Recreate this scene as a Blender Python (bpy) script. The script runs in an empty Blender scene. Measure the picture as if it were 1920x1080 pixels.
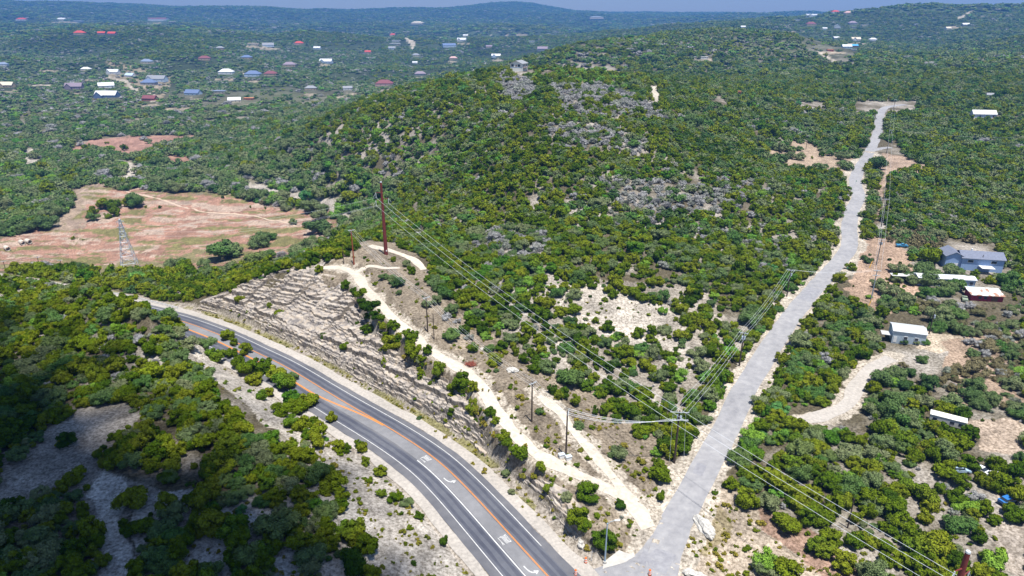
import bpy, math, random
import numpy as np
from mathutils import Vector, Matrix
random.seed(7); RNG = np.random.default_rng(7)
R = math.radians
# ------------------------------------------------------------------ camera, world, sun, exposure
scene = bpy.context.scene
COL = scene.collection
CAMZ = 110.0; PITCH = R(22.03); FPX = 1280.0
CS, SN = math.cos(PITCH), math.sin(PITCH)
cam_d = bpy.data.cameras.new("camera"); cam_d.lens = 24; cam_d.sensor_width = 36
cam_d.clip_start = 1; cam_d.clip_end = 40000
cam = bpy.data.objects.new("camera", cam_d); COL.objects.link(cam)
cam.location = (0, 0, CAMZ); cam.rotation_euler = (R(90) - PITCH, 0, 0); scene.camera = cam
SUN_EL, SUN_AZ = 75.0, 150.0           # azimuth measured from +Y towards +X
w = bpy.data.worlds.new("World"); scene.world = w; w.use_nodes = True
nt = w.node_tree; bg = nt.nodes["Background"]
sky = nt.nodes.new("ShaderNodeTexSky"); sky.sky_type = 'NISHITA'; sky.sun_disc = False
sky.sun_elevation = R(SUN_EL); sky.sun_rotation = R(SUN_AZ); sky.air_density = 1.0; sky.dust_density = 0.25; sky.ozone_density = 2.6
nt.links.new(sky.outputs[0], bg.inputs[0]); bg.inputs[1].default_value = 0.07
sd = bpy.data.lights.new("sun", 'SUN'); sd.energy = 5.0; sd.angle = R(0.53); sd.color = (1.0, 0.96, 0.88)
so = bpy.data.objects.new("sun", sd); COL.objects.link(so)
SDIR = Vector((math.sin(R(SUN_AZ)) * math.cos(R(SUN_EL)), math.cos(R(SUN_AZ)) * math.cos(R(SUN_EL)), math.sin(R(SUN_EL))))
so.rotation_euler = SDIR.to_track_quat('Z', 'Y').to_euler(); so.location = (0, 0, 300)
scene.view_settings.view_transform = 'Standard'; scene.view_settings.look = 'None'
scene.view_settings.exposure = 0.66; scene.view_settings.gamma = 1.0
scene.render.engine = 'CYCLES'
scene.cycles.max_bounces = 5; scene.cycles.diffuse_bounces = 3; scene.cycles.glossy_bounces = 2
scene.cycles.transmission_bounces = 2; scene.cycles.transparent_max_bounces = 4; scene.cycles.volume_bounces = 0
scene.cycles.use_denoising = True

# ------------------------------------------------------------------ maths helpers
def proj(x, y, z):
    zz = z - CAMZ; dep = y * CS - zz * SN; up = y * SN + zz * CS
    dep = np.where(dep < 1, 1, dep)
    return 960 + FPX * x / dep, 540 - FPX * up / dep, dep
def ray(px, py):
    a = (px - 960) / FPX; b = (540 - py) / FPX
    return a, CS + b * SN, -SN + b * CS       # per unit depth
def at_z(px, py, z):
    dx, dy, dz = ray(px, py); t = (z - CAMZ) / dz
    return dx * t, dy * t
_P = RNG.random((256, 256))
def vnoise(x, y):
    xi = np.floor(x).astype(int); yi = np.floor(y).astype(int); fx = x - xi; fy = y - yi
    fx = fx * fx * (3 - 2 * fx); fy = fy * fy * (3 - 2 * fy)
    a = _P[xi & 255, yi & 255]; b = _P[(xi + 1) & 255, yi & 255]; c = _P[xi & 255, (yi + 1) & 255]; d = _P[(xi + 1) & 255, (yi + 1) & 255]
    return (a + (b - a) * fx) * (1 - fy) + (c + (d - c) * fx) * fy - 0.5
def fbm(x, y, s, o=4, g=0.5):
    r = 0; a = 1.0
    for k in range(o):
        r = r + a * vnoise(x / s + 17.3 * k, y / s - 9.1 * k); s = s / 2.03; a *= g
    return r
def inpoly(px, py, poly):
    n = len(poly); c = np.zeros(px.shape, bool); j = n - 1
    xs = [p[0] for p in poly]; ys = [p[1] for p in poly]
    box = (px >= min(xs)) & (px <= max(xs)) & (py >= min(ys)) & (py <= max(ys))
    if not box.any(): return c
    X = px[box]; Y = py[box]; cc = np.zeros(X.shape, bool)
    for i in range(n):
        xi, yi = poly[i]; xj, yj = poly[j]
        if yi != yj:
            cc ^= ((yi > Y) != (yj > Y)) & (X < (xj - xi) * (Y - yi) / (yj - yi) + xi)
        j = i
    c[box] = cc
    return c
def smooth(a, b, x):
    t = np.clip((x - a) / (b - a), 0, 1); return t * t * (3 - 2 * t)

# ------------------------------------------------------------------ terrain control points: (px, py, z) or (px, py, None, distance)
CP = [ # camera side of the highway
 (960,1300,1),(400,1300,6),(1500,1300,3),(0,1300,9),(1900,1300,3),(-500,1100,10),(2300,1100,6),
 (150,1000,7),(400,1000,6.5),(600,1000,5),(-100,800,9),(100,800,8),(300,800,8),(450,860,6),(560,900,4.5),(700,1000,3),(800,1060,2),
 (660,930,2.5),(540,800,2),(440,690,0),(480,740,2),(330,700,6),(200,680,7),(50,680,5),(0,550,-6),(60,559,-3),(120,570,0),(200,580,3),(250,588,4.5),(330,600,5),(372,612,4),(-200,600,-2),
 # highway line and the crest over the rock cut
 (952,997,0.5),(1028,1080,0),(820,890,0),(740,820,-1),(640,750,-2.5),(541,690,-4),(482,663,-4.5),(420,628,-6),(262,580,-11),(160,556,-15),(60,538,-19),(-60,520,-24),
 (400,560,-2),(440,556,3),(500,538,7),(560,515,10),(610,503,12),(660,500,13),(700,560,13),(740,600,12.5),(800,650,11.5),(870,690,10),(920,740,9),(960,800,8),(1010,850,6.5),(1060,900,5),(1110,970,3.8),(1150,1010,2),(1190,1045,0.8),
 (724,477,16),(690,455,15),(770,480,13.5),
 # forest band down to the red field
 (300,540,-13),(200,525,-19),(100,520,-24),(0,512,-29),(430,535,-6),(500,510,-2),(560,490,3),(620,470,7),(-100,500,-32),
 (300,508,-43),(100,480,-45),(20,470,-45),(300,400,-45),(100,400,-45),(500,430,-44),(240,495,-45),(600,440,-42),(450,480,-44),(150,360,-45),(450,370,-44),(-100,400,-45),(640,415,-40),(680,400,-38),(560,368,-42),
 (0,330,-45),(250,300,-44),(0,270,-43),(250,265,-43),(450,280,-42),(430,330,-42),(0,200,-38),(200,200,-40),(400,200,-40),(600,200,-38),(0,150,-34),(200,150,-36),(400,150,-36),(600,150,-36),(750,150,-36),(870,120,-34),
 # central hill
 (760,430,7),(740,385,-14),(800,450,7),(800,385,0),(800,330,8),(850,280,20),(900,200,40),(900,330,21),(900,400,17),(850,500,12),(1000,400,22),(1000,500,18),(1000,300,36),(1000,200,50),(977,132,57),(1040,135,57),(1100,170,53),(1200,300,35),(1200,200,49),
 (700,330,-14),(700,280,0),(650,290,-7),(650,330,-20),(740,250,14),(740,202,28),(850,153,46),(600,300,-24),(600,350,-34),(650,255,5),(600,268,-10),(520,340,-39),
 (1300,250,38),(1300,350,26),(1400,300,25),(1500,350,18),(1400,450,14),(1550,320,17),(1300,500,15),(1200,600,10),(1000,600,12),(1100,700,6),(1150,750,4.5),(1250,750,4.5),(900,620,10.5),
 # side road and the right
 (1230,1050,1),(1283,950,2.2),(1309,900,3),(1402,720,5),(1505,567,8),(1571,493,10),(1600,460,11),(1598,395,13.5),(1605,340,16),(1645,250,19),(1656,203,22),
 (1150,900,4.3),(1190,940,3),(1250,850,3.6),
 (1800,500,10),(1700,620,8),(1900,650,8),(1600,760,5.5),(1800,800,6.5),(1500,950,3.2),(1700,1000,4),(1900,900,6),(1950,400,12),(1800,300,15),(1900,230,18),(1500,270,18),(1420,280,19),(1400,700,4.5),
 (1300,200,40),(1400,200,34),(1550,200,24),(2200,600,8),(2200,300,16),(1300,1000,1.5),(1400,1080,1),
 # behind the hill
 (1200,150,24),(1100,140,20),(1350,130,24),(1500,150,26),(1280,55,75),(1180,75,62),(1080,90,52),(1010,106,30),(1400,60,72),(1500,60,72),(1380,90,48),
 (1590,92,38),(1550,52,62),(1700,100,38),(1800,150,34),(1920,150,34),(1750,60,58),(1900,70,56),(2100,100,45),(1640,150,28),(1600,120,32),
 (1560,22,None,3600),(1500,28,None,3600),(1650,25,None,3700),(1740,18,None,3500),(1800,15,None,3400),(1900,20,None,3400),(2060,22,None,3400),(1860,40,None,2600),(1620,40,None,2900),(1450,40,None,3000),(1700,45,None,2500),
 # valley and left hills
 (150,112,-28),(0,120,-25),(200,64,38),(80,64,36),(330,88,12),(0,66,32),(-150,70,32),(500,110,-30),(650,110,-30),(800,100,-32),(480,62,None,3600),(560,75,None,3000),(330,60,None,3300),(420,85,None,2700),
 (650,55,None,4200),(780,62,None,3600),(900,72,None,3300),(1000,80,None,3000),(1100,62,None,3700),(850,45,None,5000),(1000,45,None,5000),(1200,45,None,4800),(1350,36,None,5500),
 (0,45,None,4300),(200,45,None,4600),(350,38,None,5200),(550,40,None,5200),(700,38,None,5600),
 (-200,6,None,8500),(0,7,None,8500),(160,9,None,8500),(300,14,None,8500),(480,18,None,8500),(640,23,None,8500),(760,20,None,8500),(845,25,None,8400),(895,12,None,8200),(925,6,None,8200),(960,4,None,8200),(1000,7,None,8200),(1035,15,None,8200),(1080,26,None,8300),(1100,24,None,8500),(1280,23,None,8500),(1400,26,None,8500),(1500,26,None,8500),(2200,24,None,8500),
 (0,34,None,10500),(960,34,None,10500),(1900,34,None,10500),
]
pts = []
for c in CP:
    px, py, z = c[:3]
    if z is None:
        dx, dy, dz = ray(px, py); k = c[3] / math.hypot(dx, dy); X, Y, Z = dx * k, dy * k, CAMZ + dz * k
    else:
        X, Y = at_z(px, py, z); Z = z
    pts.append((math.atan2(X, Y), math.log(math.hypot(X, Y)), Z))
for az in (-1, -.5, 0, .5, 1):
    pts.append((az, math.log(45), 6 if az < 0 else 2)); pts.append((az, math.log(20), 4))
pts = np.array(pts); AZK = 1.3
def tps_k(d2): return 0.5 * d2 * np.log(d2 + 1e-12)
pu = np.c_[pts[:, 0] * AZK, pts[:, 1]]; n = len(pu)
D2 = ((pu[:, None] - pu[None]) ** 2).sum(-1)
A = np.zeros((n + 3, n + 3)); A[:n, :n] = tps_k(D2) + np.eye(n) * 2e-5
A[:n, n] = 1; A[:n, n + 1:] = pu; A[n, :n] = 1; A[n + 1:, :n] = pu.T
sol = np.linalg.solve(A, np.r_[pts[:, 2], 0, 0, 0])
def tps(az, lr):
    out = sol[n] + sol[n + 1] * az * AZK + sol[n + 2] * lr
    for i in range(n):
        out = out + sol[i] * tps_k((az * AZK - pu[i, 0]) ** 2 + (lr - pu[i, 1]) ** 2)
    return out
class Grid:
    def __init__(s, az, lr, Z): s.az, s.lr, s.Z = az, lr, Z
    def __call__(s, x, y):
        x = np.asarray(x, float); y = np.asarray(y, float)
        a = np.arctan2(x, y); l = 0.5 * np.log(x * x + y * y + 1e-9)
        i = np.clip((a - s.az[0]) / (s.az[1] - s.az[0]), 0, len(s.az) - 1.001)
        j = np.clip(np.interp(l, s.lr, np.arange(len(s.lr))), 0, len(s.lr) - 1.001)
        i0 = i.astype(int); j0 = j.astype(int); fi = i - i0; fj = j - j0; Z = s.Z
        return (Z[j0, i0] * (1 - fi) + Z[j0, i0 + 1] * fi) * (1 - fj) + (Z[j0 + 1, i0] * (1 - fi) + Z[j0 + 1, i0 + 1] * fi) * fj
gaz = np.linspace(-R(62), R(62), 260); glr = np.linspace(math.log(30), math.log(13000), 420)
GA, GL = np.meshgrid(gaz, glr)
BASE = Grid(gaz, glr, tps(GA, GL))
_T = np.exp(np.linspace(math.log(40), math.log(12500), 900))
def hit(px, py, G, t0=0):
    """world point where the ray through a photo pixel meets the surface G"""
    dx, dy, dz = ray(px, py); k = 1 / math.hypot(dx, dy)
    T = _T[_T > t0]
    h = CAMZ + dz * k * T - G(dx * k * T, dy * k * T)
    i = int(np.argmax(h < 0)) if (h < 0).any() else len(T) - 1
    a, b = T[max(i - 1, 0)], T[i]
    for _ in range(12):
        m = (a + b) / 2
        if CAMZ + dz * k * m - float(G(dx * k * m, dy * k * m)) < 0: b = m
        else: a = m
    m = (a + b) / 2
    return Vector((dx * k * m, dy * k * m, float(G(dx * k * m, dy * k * m))))

# ------------------------------------------------------------------ lines: highway, side road, tracks
def resample(P, step):
    P = np.array(P, float); 
    # catmull-rom then even steps
    Q = []
    for i in range(len(P) - 1):
        p0 = P[max(i - 1, 0)]; p1 = P[i]; p2 = P[i + 1]; p3 = P[min(i + 2, len(P) - 1)]
        for t in np.linspace(0, 1, 24, endpoint=False):
            Q.append(0.5 * (2 * p1 + (p2 - p0) * t + (2 * p0 - 5 * p1 + 4 * p2 - p3) * t * t + (3 * p1 - p0 - 3 * p2 + p3) * t ** 3))
    Q.append(P[-1]); Q = np.array(Q)
    s = np.r_[0, np.cumsum(np.hypot(*np.diff(Q[:, :2], axis=0).T))]
    m = max(2, int(s[-1] / step)); ss = np.linspace(0, s[-1], m)
    return np.c_[[np.interp(ss, s, Q[:, k]) for k in range(Q.shape[1])]].T, ss
def smooth1(a, k):
    ker = np.hanning(k + 2)[1:-1]; ker /= ker.sum()
    return np.convolve(np.pad(a, k // 2, mode='edge'), ker, 'valid')[:len(a)]
HW_PX = [(1190,1262,0),(1110,1168,0),(1028,1080,0),(952,997,0.2),(885,924,0),(820,862,-0.4),(740,808,-1.2),(640,750,-2.6),(541,690,-4.2),(482,661,-5),(420,631,-6.2),(345,603,-8.2),(262,580,-11),(160,556,-15),(60,538,-19),(-60,520,-24),(-300,490,-32)]
hw = []
for px, py, z in HW_PX:
    X, Y = at_z(px, py, z); hw.append((X, Y, z))
HW, HWS = resample(hw, 1.5)
for k in range(3): HW[:, k] = smooth1(HW[:, k], 15)
def line_px(P, step=1.5, sm=9):
    L = [tuple(hit(px, py, BASE)) for px, py in P]
    Q, S = resample(L, step)
    Q[:, 2] = BASE(Q[:, 0], Q[:, 1])
    if len(Q) > sm * 2:
        for k in range(2): Q[:, k] = smooth1(Q[:, k], sm)
        Q[:, 2] = smooth1(Q[:, 2], sm * 2 + 1)
    return Q, S
SR, SRS = line_px([(1180,1120),(1208,1085),(1236,1040),(1260,993),(1283,950),(1309,900),(1332,858),(1366,795),(1402,720),(1440,658),(1474,608),(1505,567),(1540,527),(1571,493),(1592,462),(1592,428),(1597,397),(1610,370),(1605,350),(1604,335),(1612,315),(1623,298),(1634,277),(1645,250),(1650,217),(1657,204),(1672,199),(1700,196)])
BR, _ = line_px([(1630,284),(1645,280),(1660,277),(1676,276)])
T1, _ = line_px([(598,503),(640,503),(668,515),(690,545),(735,595),(800,652),(862,690),(905,728),(935,775),(962,812),(1005,850),(1060,882),(1120,905),(1165,930),(1198,962),(1225,1000)])
T2, _ = line_px([(1005,738),(1040,765),(1068,798),(1100,835),(1135,875),(1168,915),(1198,955)])
T3, _ = line_px([(668,512),(690,500),(720,503),(750,502)])
T4, _ = line_px([(690,460),(715,466),(748,475),(775,487),(800,508)])
DW, _ = line_px([(1500,790),(1535,782),(1570,772),(1594,750),(1606,722),(1622,698),(1650,682),(1678,668)])
FT, _ = line_px([(130,345),(165,340),(290,372),(370,395),(450,402),(520,415),(560,425)])
def dist_line(x, y, L, near=None):
    """signed distance (right of travel positive), index"""
    D = np.full(x.shape, 1e6); I = np.zeros(x.shape, int); Sg = np.zeros(x.shape)
    lo = L[:, :2].min(0) - 45; hi = L[:, :2].max(0) + 45
    m = (x > lo[0]) & (x < hi[0]) & (y > lo[1]) & (y < hi[1])
    idx = np.nonzero(m.ravel())[0]; X = x.ravel()[idx]; Y = y.ravel()[idx]
    T = np.gradient(L[:, :2], axis=0); T /= np.linalg.norm(T, axis=1)[:, None]
    dd = np.empty(len(idx)); ii = np.empty(len(idx), int); sg = np.empty(len(idx))
    for a in range(0, len(idx), 20000):
        xx = X[a:a + 20000, None]; yy = Y[a:a + 20000, None]
        d2 = (xx - L[None, :, 0]) ** 2 + (yy - L[None, :, 1]) ** 2
        k = d2.argmin(1)
        rx = xx[:, 0] - L[k, 0]; ry = yy[:, 0] - L[k, 1]
        lat = rx * T[k, 1] - ry * T[k, 0]
        inner = (k > 0) & (k < len(L) - 1)
        dd[a:a + 20000] = np.where(inner, np.abs(lat), np.sqrt(d2[np.arange(len(k)), k])); ii[a:a + 20000] = k
        sg[a:a + 20000] = np.sign(lat)
    D.ravel()[idx] = dd; I.ravel()[idx] = ii; Sg.ravel()[idx] = sg
    return D, I, Sg
# highway offsets: +d is the north (rock) side; travel direction runs from bottom right to upper left, so north = right
FOOT = 11.0
SPLIT = HWS[((HW[:, :2] - np.array(at_z(500, 672, -4.6))) ** 2).sum(1).argmin()]
def s_at(px, py, z): return HWS[((HW[:, :2] - np.array(at_z(px, py, z))) ** 2).sum(1).argmin()]
_CS = [s_at(1028, 1080, 0), s_at(820, 862, -.4), s_at(620, 740, -3), s_at(520, 680, -4), s_at(440, 640, -6), s_at(380, 615, -8)]
def cut_sl(s): return np.interp(s, _CS, [.8, .75, .62, .42, .5, .7])
def cut_h(t, s):
    """height of the cut face above the road at t metres from its foot"""
    return np.where(t < 2.4, 1.6 * t, 3.84 + (t - 2.4) * cut_sl(s))
def natural(x, y):
    r = np.hypot(x, y)
    z = BASE(x, y)
    z = z + fbm(x, y, 26, 4) * np.clip(0.9 + (r - 300) / 700, 0.9, 4.0) + fbm(x + 50, y, 5, 3) * 0.35
    far = smooth(900, 2600, r)
    z = z + far * (1 - .6 * smooth(6000, 8000, r)) * (fbm(x, y + 300, 620, 5, .55) * 58 + np.abs(fbm(x - 900, y, 300, 3)) * -14)
    # gullies and mounds of the red field
    return z
def cut_weight(x, y):
    """1 on the highway side of the upper dirt track, 0 on the track and beyond it"""
    D, I, S = dist_line(x, y, T1)
    w = np.where(S > 0, smooth(2.6, 6.0, D), 0.0)
    return np.where((I == 0) | (I == len(T1) - 1) | (D > 1e5), 1.0, w)
def surface(x, y, rock=False):
    z = natural(x, y)
    px, py, _ = proj(x, y, z)
    field = inpoly(px, py, FIELD)
    z = np.where(field, z + np.abs(fbm(x, y * 2.2, 16, 3)) * 2.4 - .4, z)
    shape = x.shape; r = np.hypot(x, y)
    for L, hwid, ap in ((SR, 4.2, 6), (BR, 3.2, 4), (T1, 2.6, 3), (T2, 2.0, 2.5), (T3, 2.2, 3), (T4, 2.2, 3), (DW, 3.2, 3)):
        D, I, S = dist_line(x, y, L)
        t = smooth(hwid, hwid + ap, D)
        z = np.where(D < hwid + ap, (L[I, 2]) * (1 - t) + z * t, z)
    D, I, S = dist_line(x, y, HW)
    zr = HW[I, 2]; d = D
    north = S > 0
    sI = HWS[I]; amp = 11.5 * smooth(SPLIT - 2, SPLIT + 22, sI) - 5.4 * smooth(s_at(285, 590, -9.5), s_at(245, 577, -11.5), sI)
    z = z + np.where(north, 0, amp * np.exp(-((D - 22) / 10.5) ** 2))      # wooded bank between the highway and the left hill
    hw_e = np.where(north, FOOT - 1.0, 14.0 - 4.5 * smooth(SPLIT, SPLIT + 25, HWS[I]))
    t = np.clip(d - hw_e, 0, None)
    up = zr + np.where(north, cut_h(t, HWS[I]) - np.clip(t * 1.2, 0, 1.5), t * (0.55 + .6 * smooth(SPLIT, SPLIT + 25, HWS[I]))); dn = zr - t * 0.45 - np.clip(t - 14, 0, None) * 1.2
    zc = np.clip(z, dn, up + np.clip(t - 26, 0, None) * 2)
    zc = np.where(d < hw_e, zr - 0.06 - .02 * np.maximum(d - 9, 0), zc)
    cw = cut_weight(x, y); cw = np.where(north & (d > hw_e + 1), cw, 1.0)
    zc = zc * cw + z * (1 - cw)
    z = np.where(D < 45, zc, z)
    return z
FIELD = [(-150,500),(-150,445),(0,448),(60,430),(110,425),(150,400),(155,370),(150,350),(190,345),(230,355),(262,352),(300,362),(380,360),(450,368),(500,385),(560,395),(620,400),(642,420),(630,440),(600,452),(560,480),(520,492),(450,505),(330,512),(200,512),(100,504),(0,504)]
FIELD2 = [(128,283),(140,268),(200,258),(300,253),(377,254),(350,262),(290,270),(300,275),(240,290),(210,285),(180,278),(150,285)]
FIELD3 = [(298,302),(310,292),(350,290),(366,300),(350,307),(320,308)]

YARDS = [(282,197,40,6),(200,173,30,4),(300,163,46,5),(425,149,40,6),(480,153,36,4),(543,133,24,4),(583,177,22,5),(445,199,50,5),(721,170,34,4),(140,175,30,4),(18,172,40,5),(850,117,24,4),(935,114,30,4),(868,82,26,3),(503,92,44,4),(250,163,60,3),(480,88,50,4),(640,182,20,4),(180,150,50,3),(90,133,40,4),(70,160,60,3),(370,186,40,3),(330,205,60,5),(270,223,40,6),(1560,99,44,5),(1608,82,40,4),(1490,60,40,3),(1790,52,50,4),(960,66,80,2),(820,100,20,2),(1330,112,50,3),(300,44,60,3),(120,42,60,3),(610,123,40,3),(790,146,26,3),(660,175,26,3),(465,262,30,4),(40,240,40,5),(130,232,30,5),(560,232,50,4),(440,247,40,4),(600,215,50,4)]
def ell(x, y, w, h): return [(x + w / 2 * math.cos(a) * (1 + .3 * math.sin(3 * a + x)), y + h / 2 * math.sin(a)) for a in np.linspace(0, 2 * math.pi, 12, endpoint=False)]
STREETS = [[(205,144),(240,150),(262,168),(290,176),(300,190),(290,192),(276,178),(250,170),(232,155),(200,147)],[(450,133),(456,134),(472,155),(467,156)],[(757,70),(764,70),(780,80),(774,92),(768,92),(771,82)],[(1530,97),(1536,96),(1572,117),(1568,119)],[(1790,36),(1822,20),(1824,22),(1796,38)],[(60,160),(100,158),(102,161),(62,163)]]
# ------------------------------------------------------------------ materials
def new_mat(name):
    m = bpy.data.materials.new(name); m.use_nodes = True
    nt = m.node_tree; b = nt.nodes["Principled BSDF"]
    b.inputs["Specular IOR Level"].default_value = 0.25
    return m, nt, b
def mat(name, col, rough=0.7, metal=0.0, var=0.12, scale=3.0, spec=0.3, bump=0.0):
    """plain painted / metal / plaster surface with a little uneven wear"""
    m, nt, b = new_mat(name); N = nt.nodes; L = nt.links
    tc = N.new("ShaderNodeTexCoord"); nz = N.new("ShaderNodeTexNoise"); nz.inputs["Scale"].default_value = scale; nz.inputs["Detail"].default_value = 5
    L.new(tc.outputs["Object"], nz.inputs["Vector"])
    mr = N.new("ShaderNodeMapRange"); mr.inputs[3].default_value = 1 - var * 1.6; mr.inputs[4].default_value = 1 + var * 1.2
    L.new(nz.outputs["Fac"], mr.inputs[0])
    mx = N.new("ShaderNodeVectorMath"); mx.operation = 'SCALE'; mx.inputs[0].default_value = col[:3]
    L.new(mr.outputs[0], mx.inputs["Scale"]); L.new(mx.outputs[0], b.inputs["Base Color"])
    b.inputs["Roughness"].default_value = rough; b.inputs["Metallic"].default_value = metal; b.inputs["Specular IOR Level"].default_value = spec
    if bump:
        bp = N.new("ShaderNodeBump"); bp.inputs["Strength"].default_value = bump; bp.inputs["Distance"].default_value = .05
        L.new(nz.outputs["Fac"], bp.inputs["Height"]); L.new(bp.outputs[0], b.inputs["Normal"])
    return m
def foliage_mat(name, cols, fine=0.9, trans=0.0):
    """cols: ramp colours picked per tree; clumps and dabs vary inside one crown"""
    m, nt, b = new_mat(name); N = nt.nodes; L = nt.links
    oi = N.new("ShaderNodeObjectInfo"); ramp = N.new("ShaderNodeValToRGB")
    el = ramp.color_ramp.elements
    while len(el) < len(cols): el.new(0.5)
    for i, c in enumerate(cols): el[i].position = i / (len(cols) - 1); el[i].color = (*c, 1)
    geo = N.new("ShaderNodeNewGeometry")
    nz = N.new("ShaderNodeTexNoise"); nz.inputs["Scale"].default_value = 0.02; nz.inputs["Detail"].default_value = 3
    L.new(geo.outputs["Position"], nz.inputs["Vector"])
    ad = N.new("ShaderNodeMath"); ad.operation = 'MULTIPLY_ADD'; ad.inputs[1].default_value = 0.75
    L.new(oi.outputs["Random"], ad.inputs[0])
    m2 = N.new("ShaderNodeMapRange"); m2.inputs[1].default_value = .3; m2.inputs[2].default_value = .7; m2.inputs[3].default_value = -.15; m2.inputs[4].default_value = .4
    L.new(nz.outputs["Fac"], m2.inputs[0]); L.new(m2.outputs[0], ad.inputs[2])
    L.new(ad.outputs[0], ramp.inputs[0])
    n2 = N.new("ShaderNodeTexNoise"); n2.inputs["Scale"].default_value = fine; n2.inputs["Detail"].default_value = 4; n2.inputs["Roughness"].default_value = .7
    L.new(geo.outputs["Position"], n2.inputs["Vector"])
    m3 = N.new("ShaderNodeMapRange"); m3.inputs[1].default_value = .25; m3.inputs[2].default_value = .75; m3.inputs[3].default_value = .5; m3.inputs[4].default_value = 1.55
    L.new(n2.outputs["Fac"], m3.inputs[0])
    sc = N.new("ShaderNodeVectorMath"); sc.operation = 'SCALE'
    L.new(ramp.outputs[0], sc.inputs[0]); L.new(m3.outputs[0], sc.inputs["Scale"])
    L.new(sc.outputs[0], b.inputs["Base Color"]); b.inputs["Roughness"].default_value = .9; b.inputs["Specular IOR Level"].default_value = .04
    return m
M = {}
def cols_mat(): pass
M['jun'] = foliage_mat("juniper_foliage", [(.030,.070,.006),(.070,.122,.006),(.118,.165,.008),(.175,.20,.014),(.060,.15,.014)])
M['oak'] = foliage_mat("oak_foliage", [(.055,.11,.035),(.11,.165,.06),(.18,.205,.10),(.07,.15,.035),(.14,.185,.06)])
M['gry'] = foliage_mat("bare_grey_twigs", [(.17,.20,.13),(.27,.27,.27),(.34,.335,.34),(.21,.24,.17)])
M['brt'] = foliage_mat("bright_foliage", [(.09,.24,.03),(.13,.27,.04),(.18,.30,.035),(.08,.22,.07)])
M['shr'] = foliage_mat("shrub_foliage", [(.09,.12,.015),(.17,.17,.02),(.25,.21,.035),(.09,.14,.025)], 2.5)
M['brn'] = foliage_mat("tan_oak_foliage", [(.16,.14,.07),(.19,.165,.09),(.15,.15,.07)])
M['bark'] = mat("bark", (.16,.13,.10), .9, var=.3)
M['red_twig'] = mat("dead_red_twigs", (.30,.09,.06), .9, var=.4)

# ------------------------------------------------------------------ object helpers
def mesh_np(name, V, Fq, m=None, smooth_=False, tri=False):
    me = bpy.data.meshes.new(name); V = np.asarray(V, np.float32); Fq = np.asarray(Fq, np.int32)
    k = Fq.shape[1]
    me.vertices.add(len(V)); me.vertices.foreach_set("co", V.ravel())
    me.loops.add(Fq.size); me.loops.foreach_set("vertex_index", Fq.ravel())
    me.polygons.add(len(Fq)); me.polygons.foreach_set("loop_start", np.arange(0, Fq.size, k, dtype=np.int32))
    me.polygons.foreach_set("use_smooth", np.full(len(Fq), smooth_))
    me.update(calc_edges=True); me.validate(clean_customdata=False)
    if m: me.materials.append(m)
    return me
def link(name, me, parent=None, loc=None, rz=0):
    o = bpy.data.objects.new(name, me); COL.objects.link(o)
    if parent: o.parent = parent
    if loc is not None: o.location = loc
    if rz: o.rotation_euler.z = rz
    return o
def tag(o, label, cat, group=None):
    o["label"] = label; o["category"] = cat
    if group: o["group"] = group
    return o
def struct(o, label=None, cat=None):
    o["kind"] = "structure"
    if label: o["label"] = label
    if cat: o["category"] = cat
    return o
def thing(name, label, cat, loc=(0, 0, 0), rz=0, group=None):
    return tag(link(name, None, None, loc, rz), label, cat, group)
class MB:
    """collects boxes, tubes and quads, then links them as one mesh"""
    def __init__(s): s.v = []; s.f = []
    def add(s, V, Fs):
        b = len(s.v); s.v += [tuple(v) for v in V]; s.f += [tuple(b + i for i in f) for f in Fs]; return s
    def box(s, x0, y0, z0, x1, y1, z1):
        V = [(x, y, z) for z in (z0, z1) for y in (y0, y1) for x in (x0, x1)]
        return s.add(V, [(0,2,3,1),(4,5,7,6),(0,1,5,4),(2,6,7,3),(0,4,6,2),(1,3,7,5)])
    def tube(s, a, b, r0, r1=None, n=8, cap=True):
        a = Vector(a); b = Vector(b); r1 = r0 if r1 is None else r1
        q = (b - a).to_track_quat('Z', 'Y'); V = []
        for c, r in ((a, r0), (b, r1)):
            for k in range(n):
                t = 2 * math.pi * k / n; V.append(c + q @ Vector((r * math.cos(t), r * math.sin(t), 0)))
        F = [(k, (k + 1) % n, n + (k + 1) % n, n + k) for k in range(n)]
        if cap: F += [tuple(range(n))[::-1], tuple(range(n, 2 * n))]
        return s.add(V, F)
    def path(s, P, r, n=5):
        for a, b in zip(P[:-1], P[1:]): s.tube(a, b, r, r, n, False)
        return s
    def build(s, name, m, parent=None, loc=None, rz=0):
        me = bpy.data.meshes.new(name); me.from_pydata([tuple(v) for v in s.v], [], s.f); me.update()
        if m: me.materials.append(m)
        return link(name, me, parent, loc, rz)

# ------------------------------------------------------------------ terrain sheet
lrs = np.r_[np.arange(math.log(38), math.log(90), .012), np.arange(math.log(90), math.log(330), .0026), np.arange(math.log(330), math.log(900), .0045), np.arange(math.log(900), math.log(9600), .009)]
azs = np.linspace(-R(56), R(56), 840)
TA, TL = np.meshgrid(azs, lrs); TR = np.exp(TL)
TX = TR * np.sin(TA); TY = TR * np.cos(TA)
TZ = surface(TX, TY)
GR = Grid(azs, lrs, TZ)
nr, nc = TX.shape
ii = (np.arange(nr - 1)[:, None] * nc + np.arange(nc - 1)[None]).ravel()
me = mesh_np("ground", np.c_[TX.ravel(), TY.ravel(), TZ.ravel()], np.c_[ii, ii + 1, ii + nc + 1, ii + nc], None, True)
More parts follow.
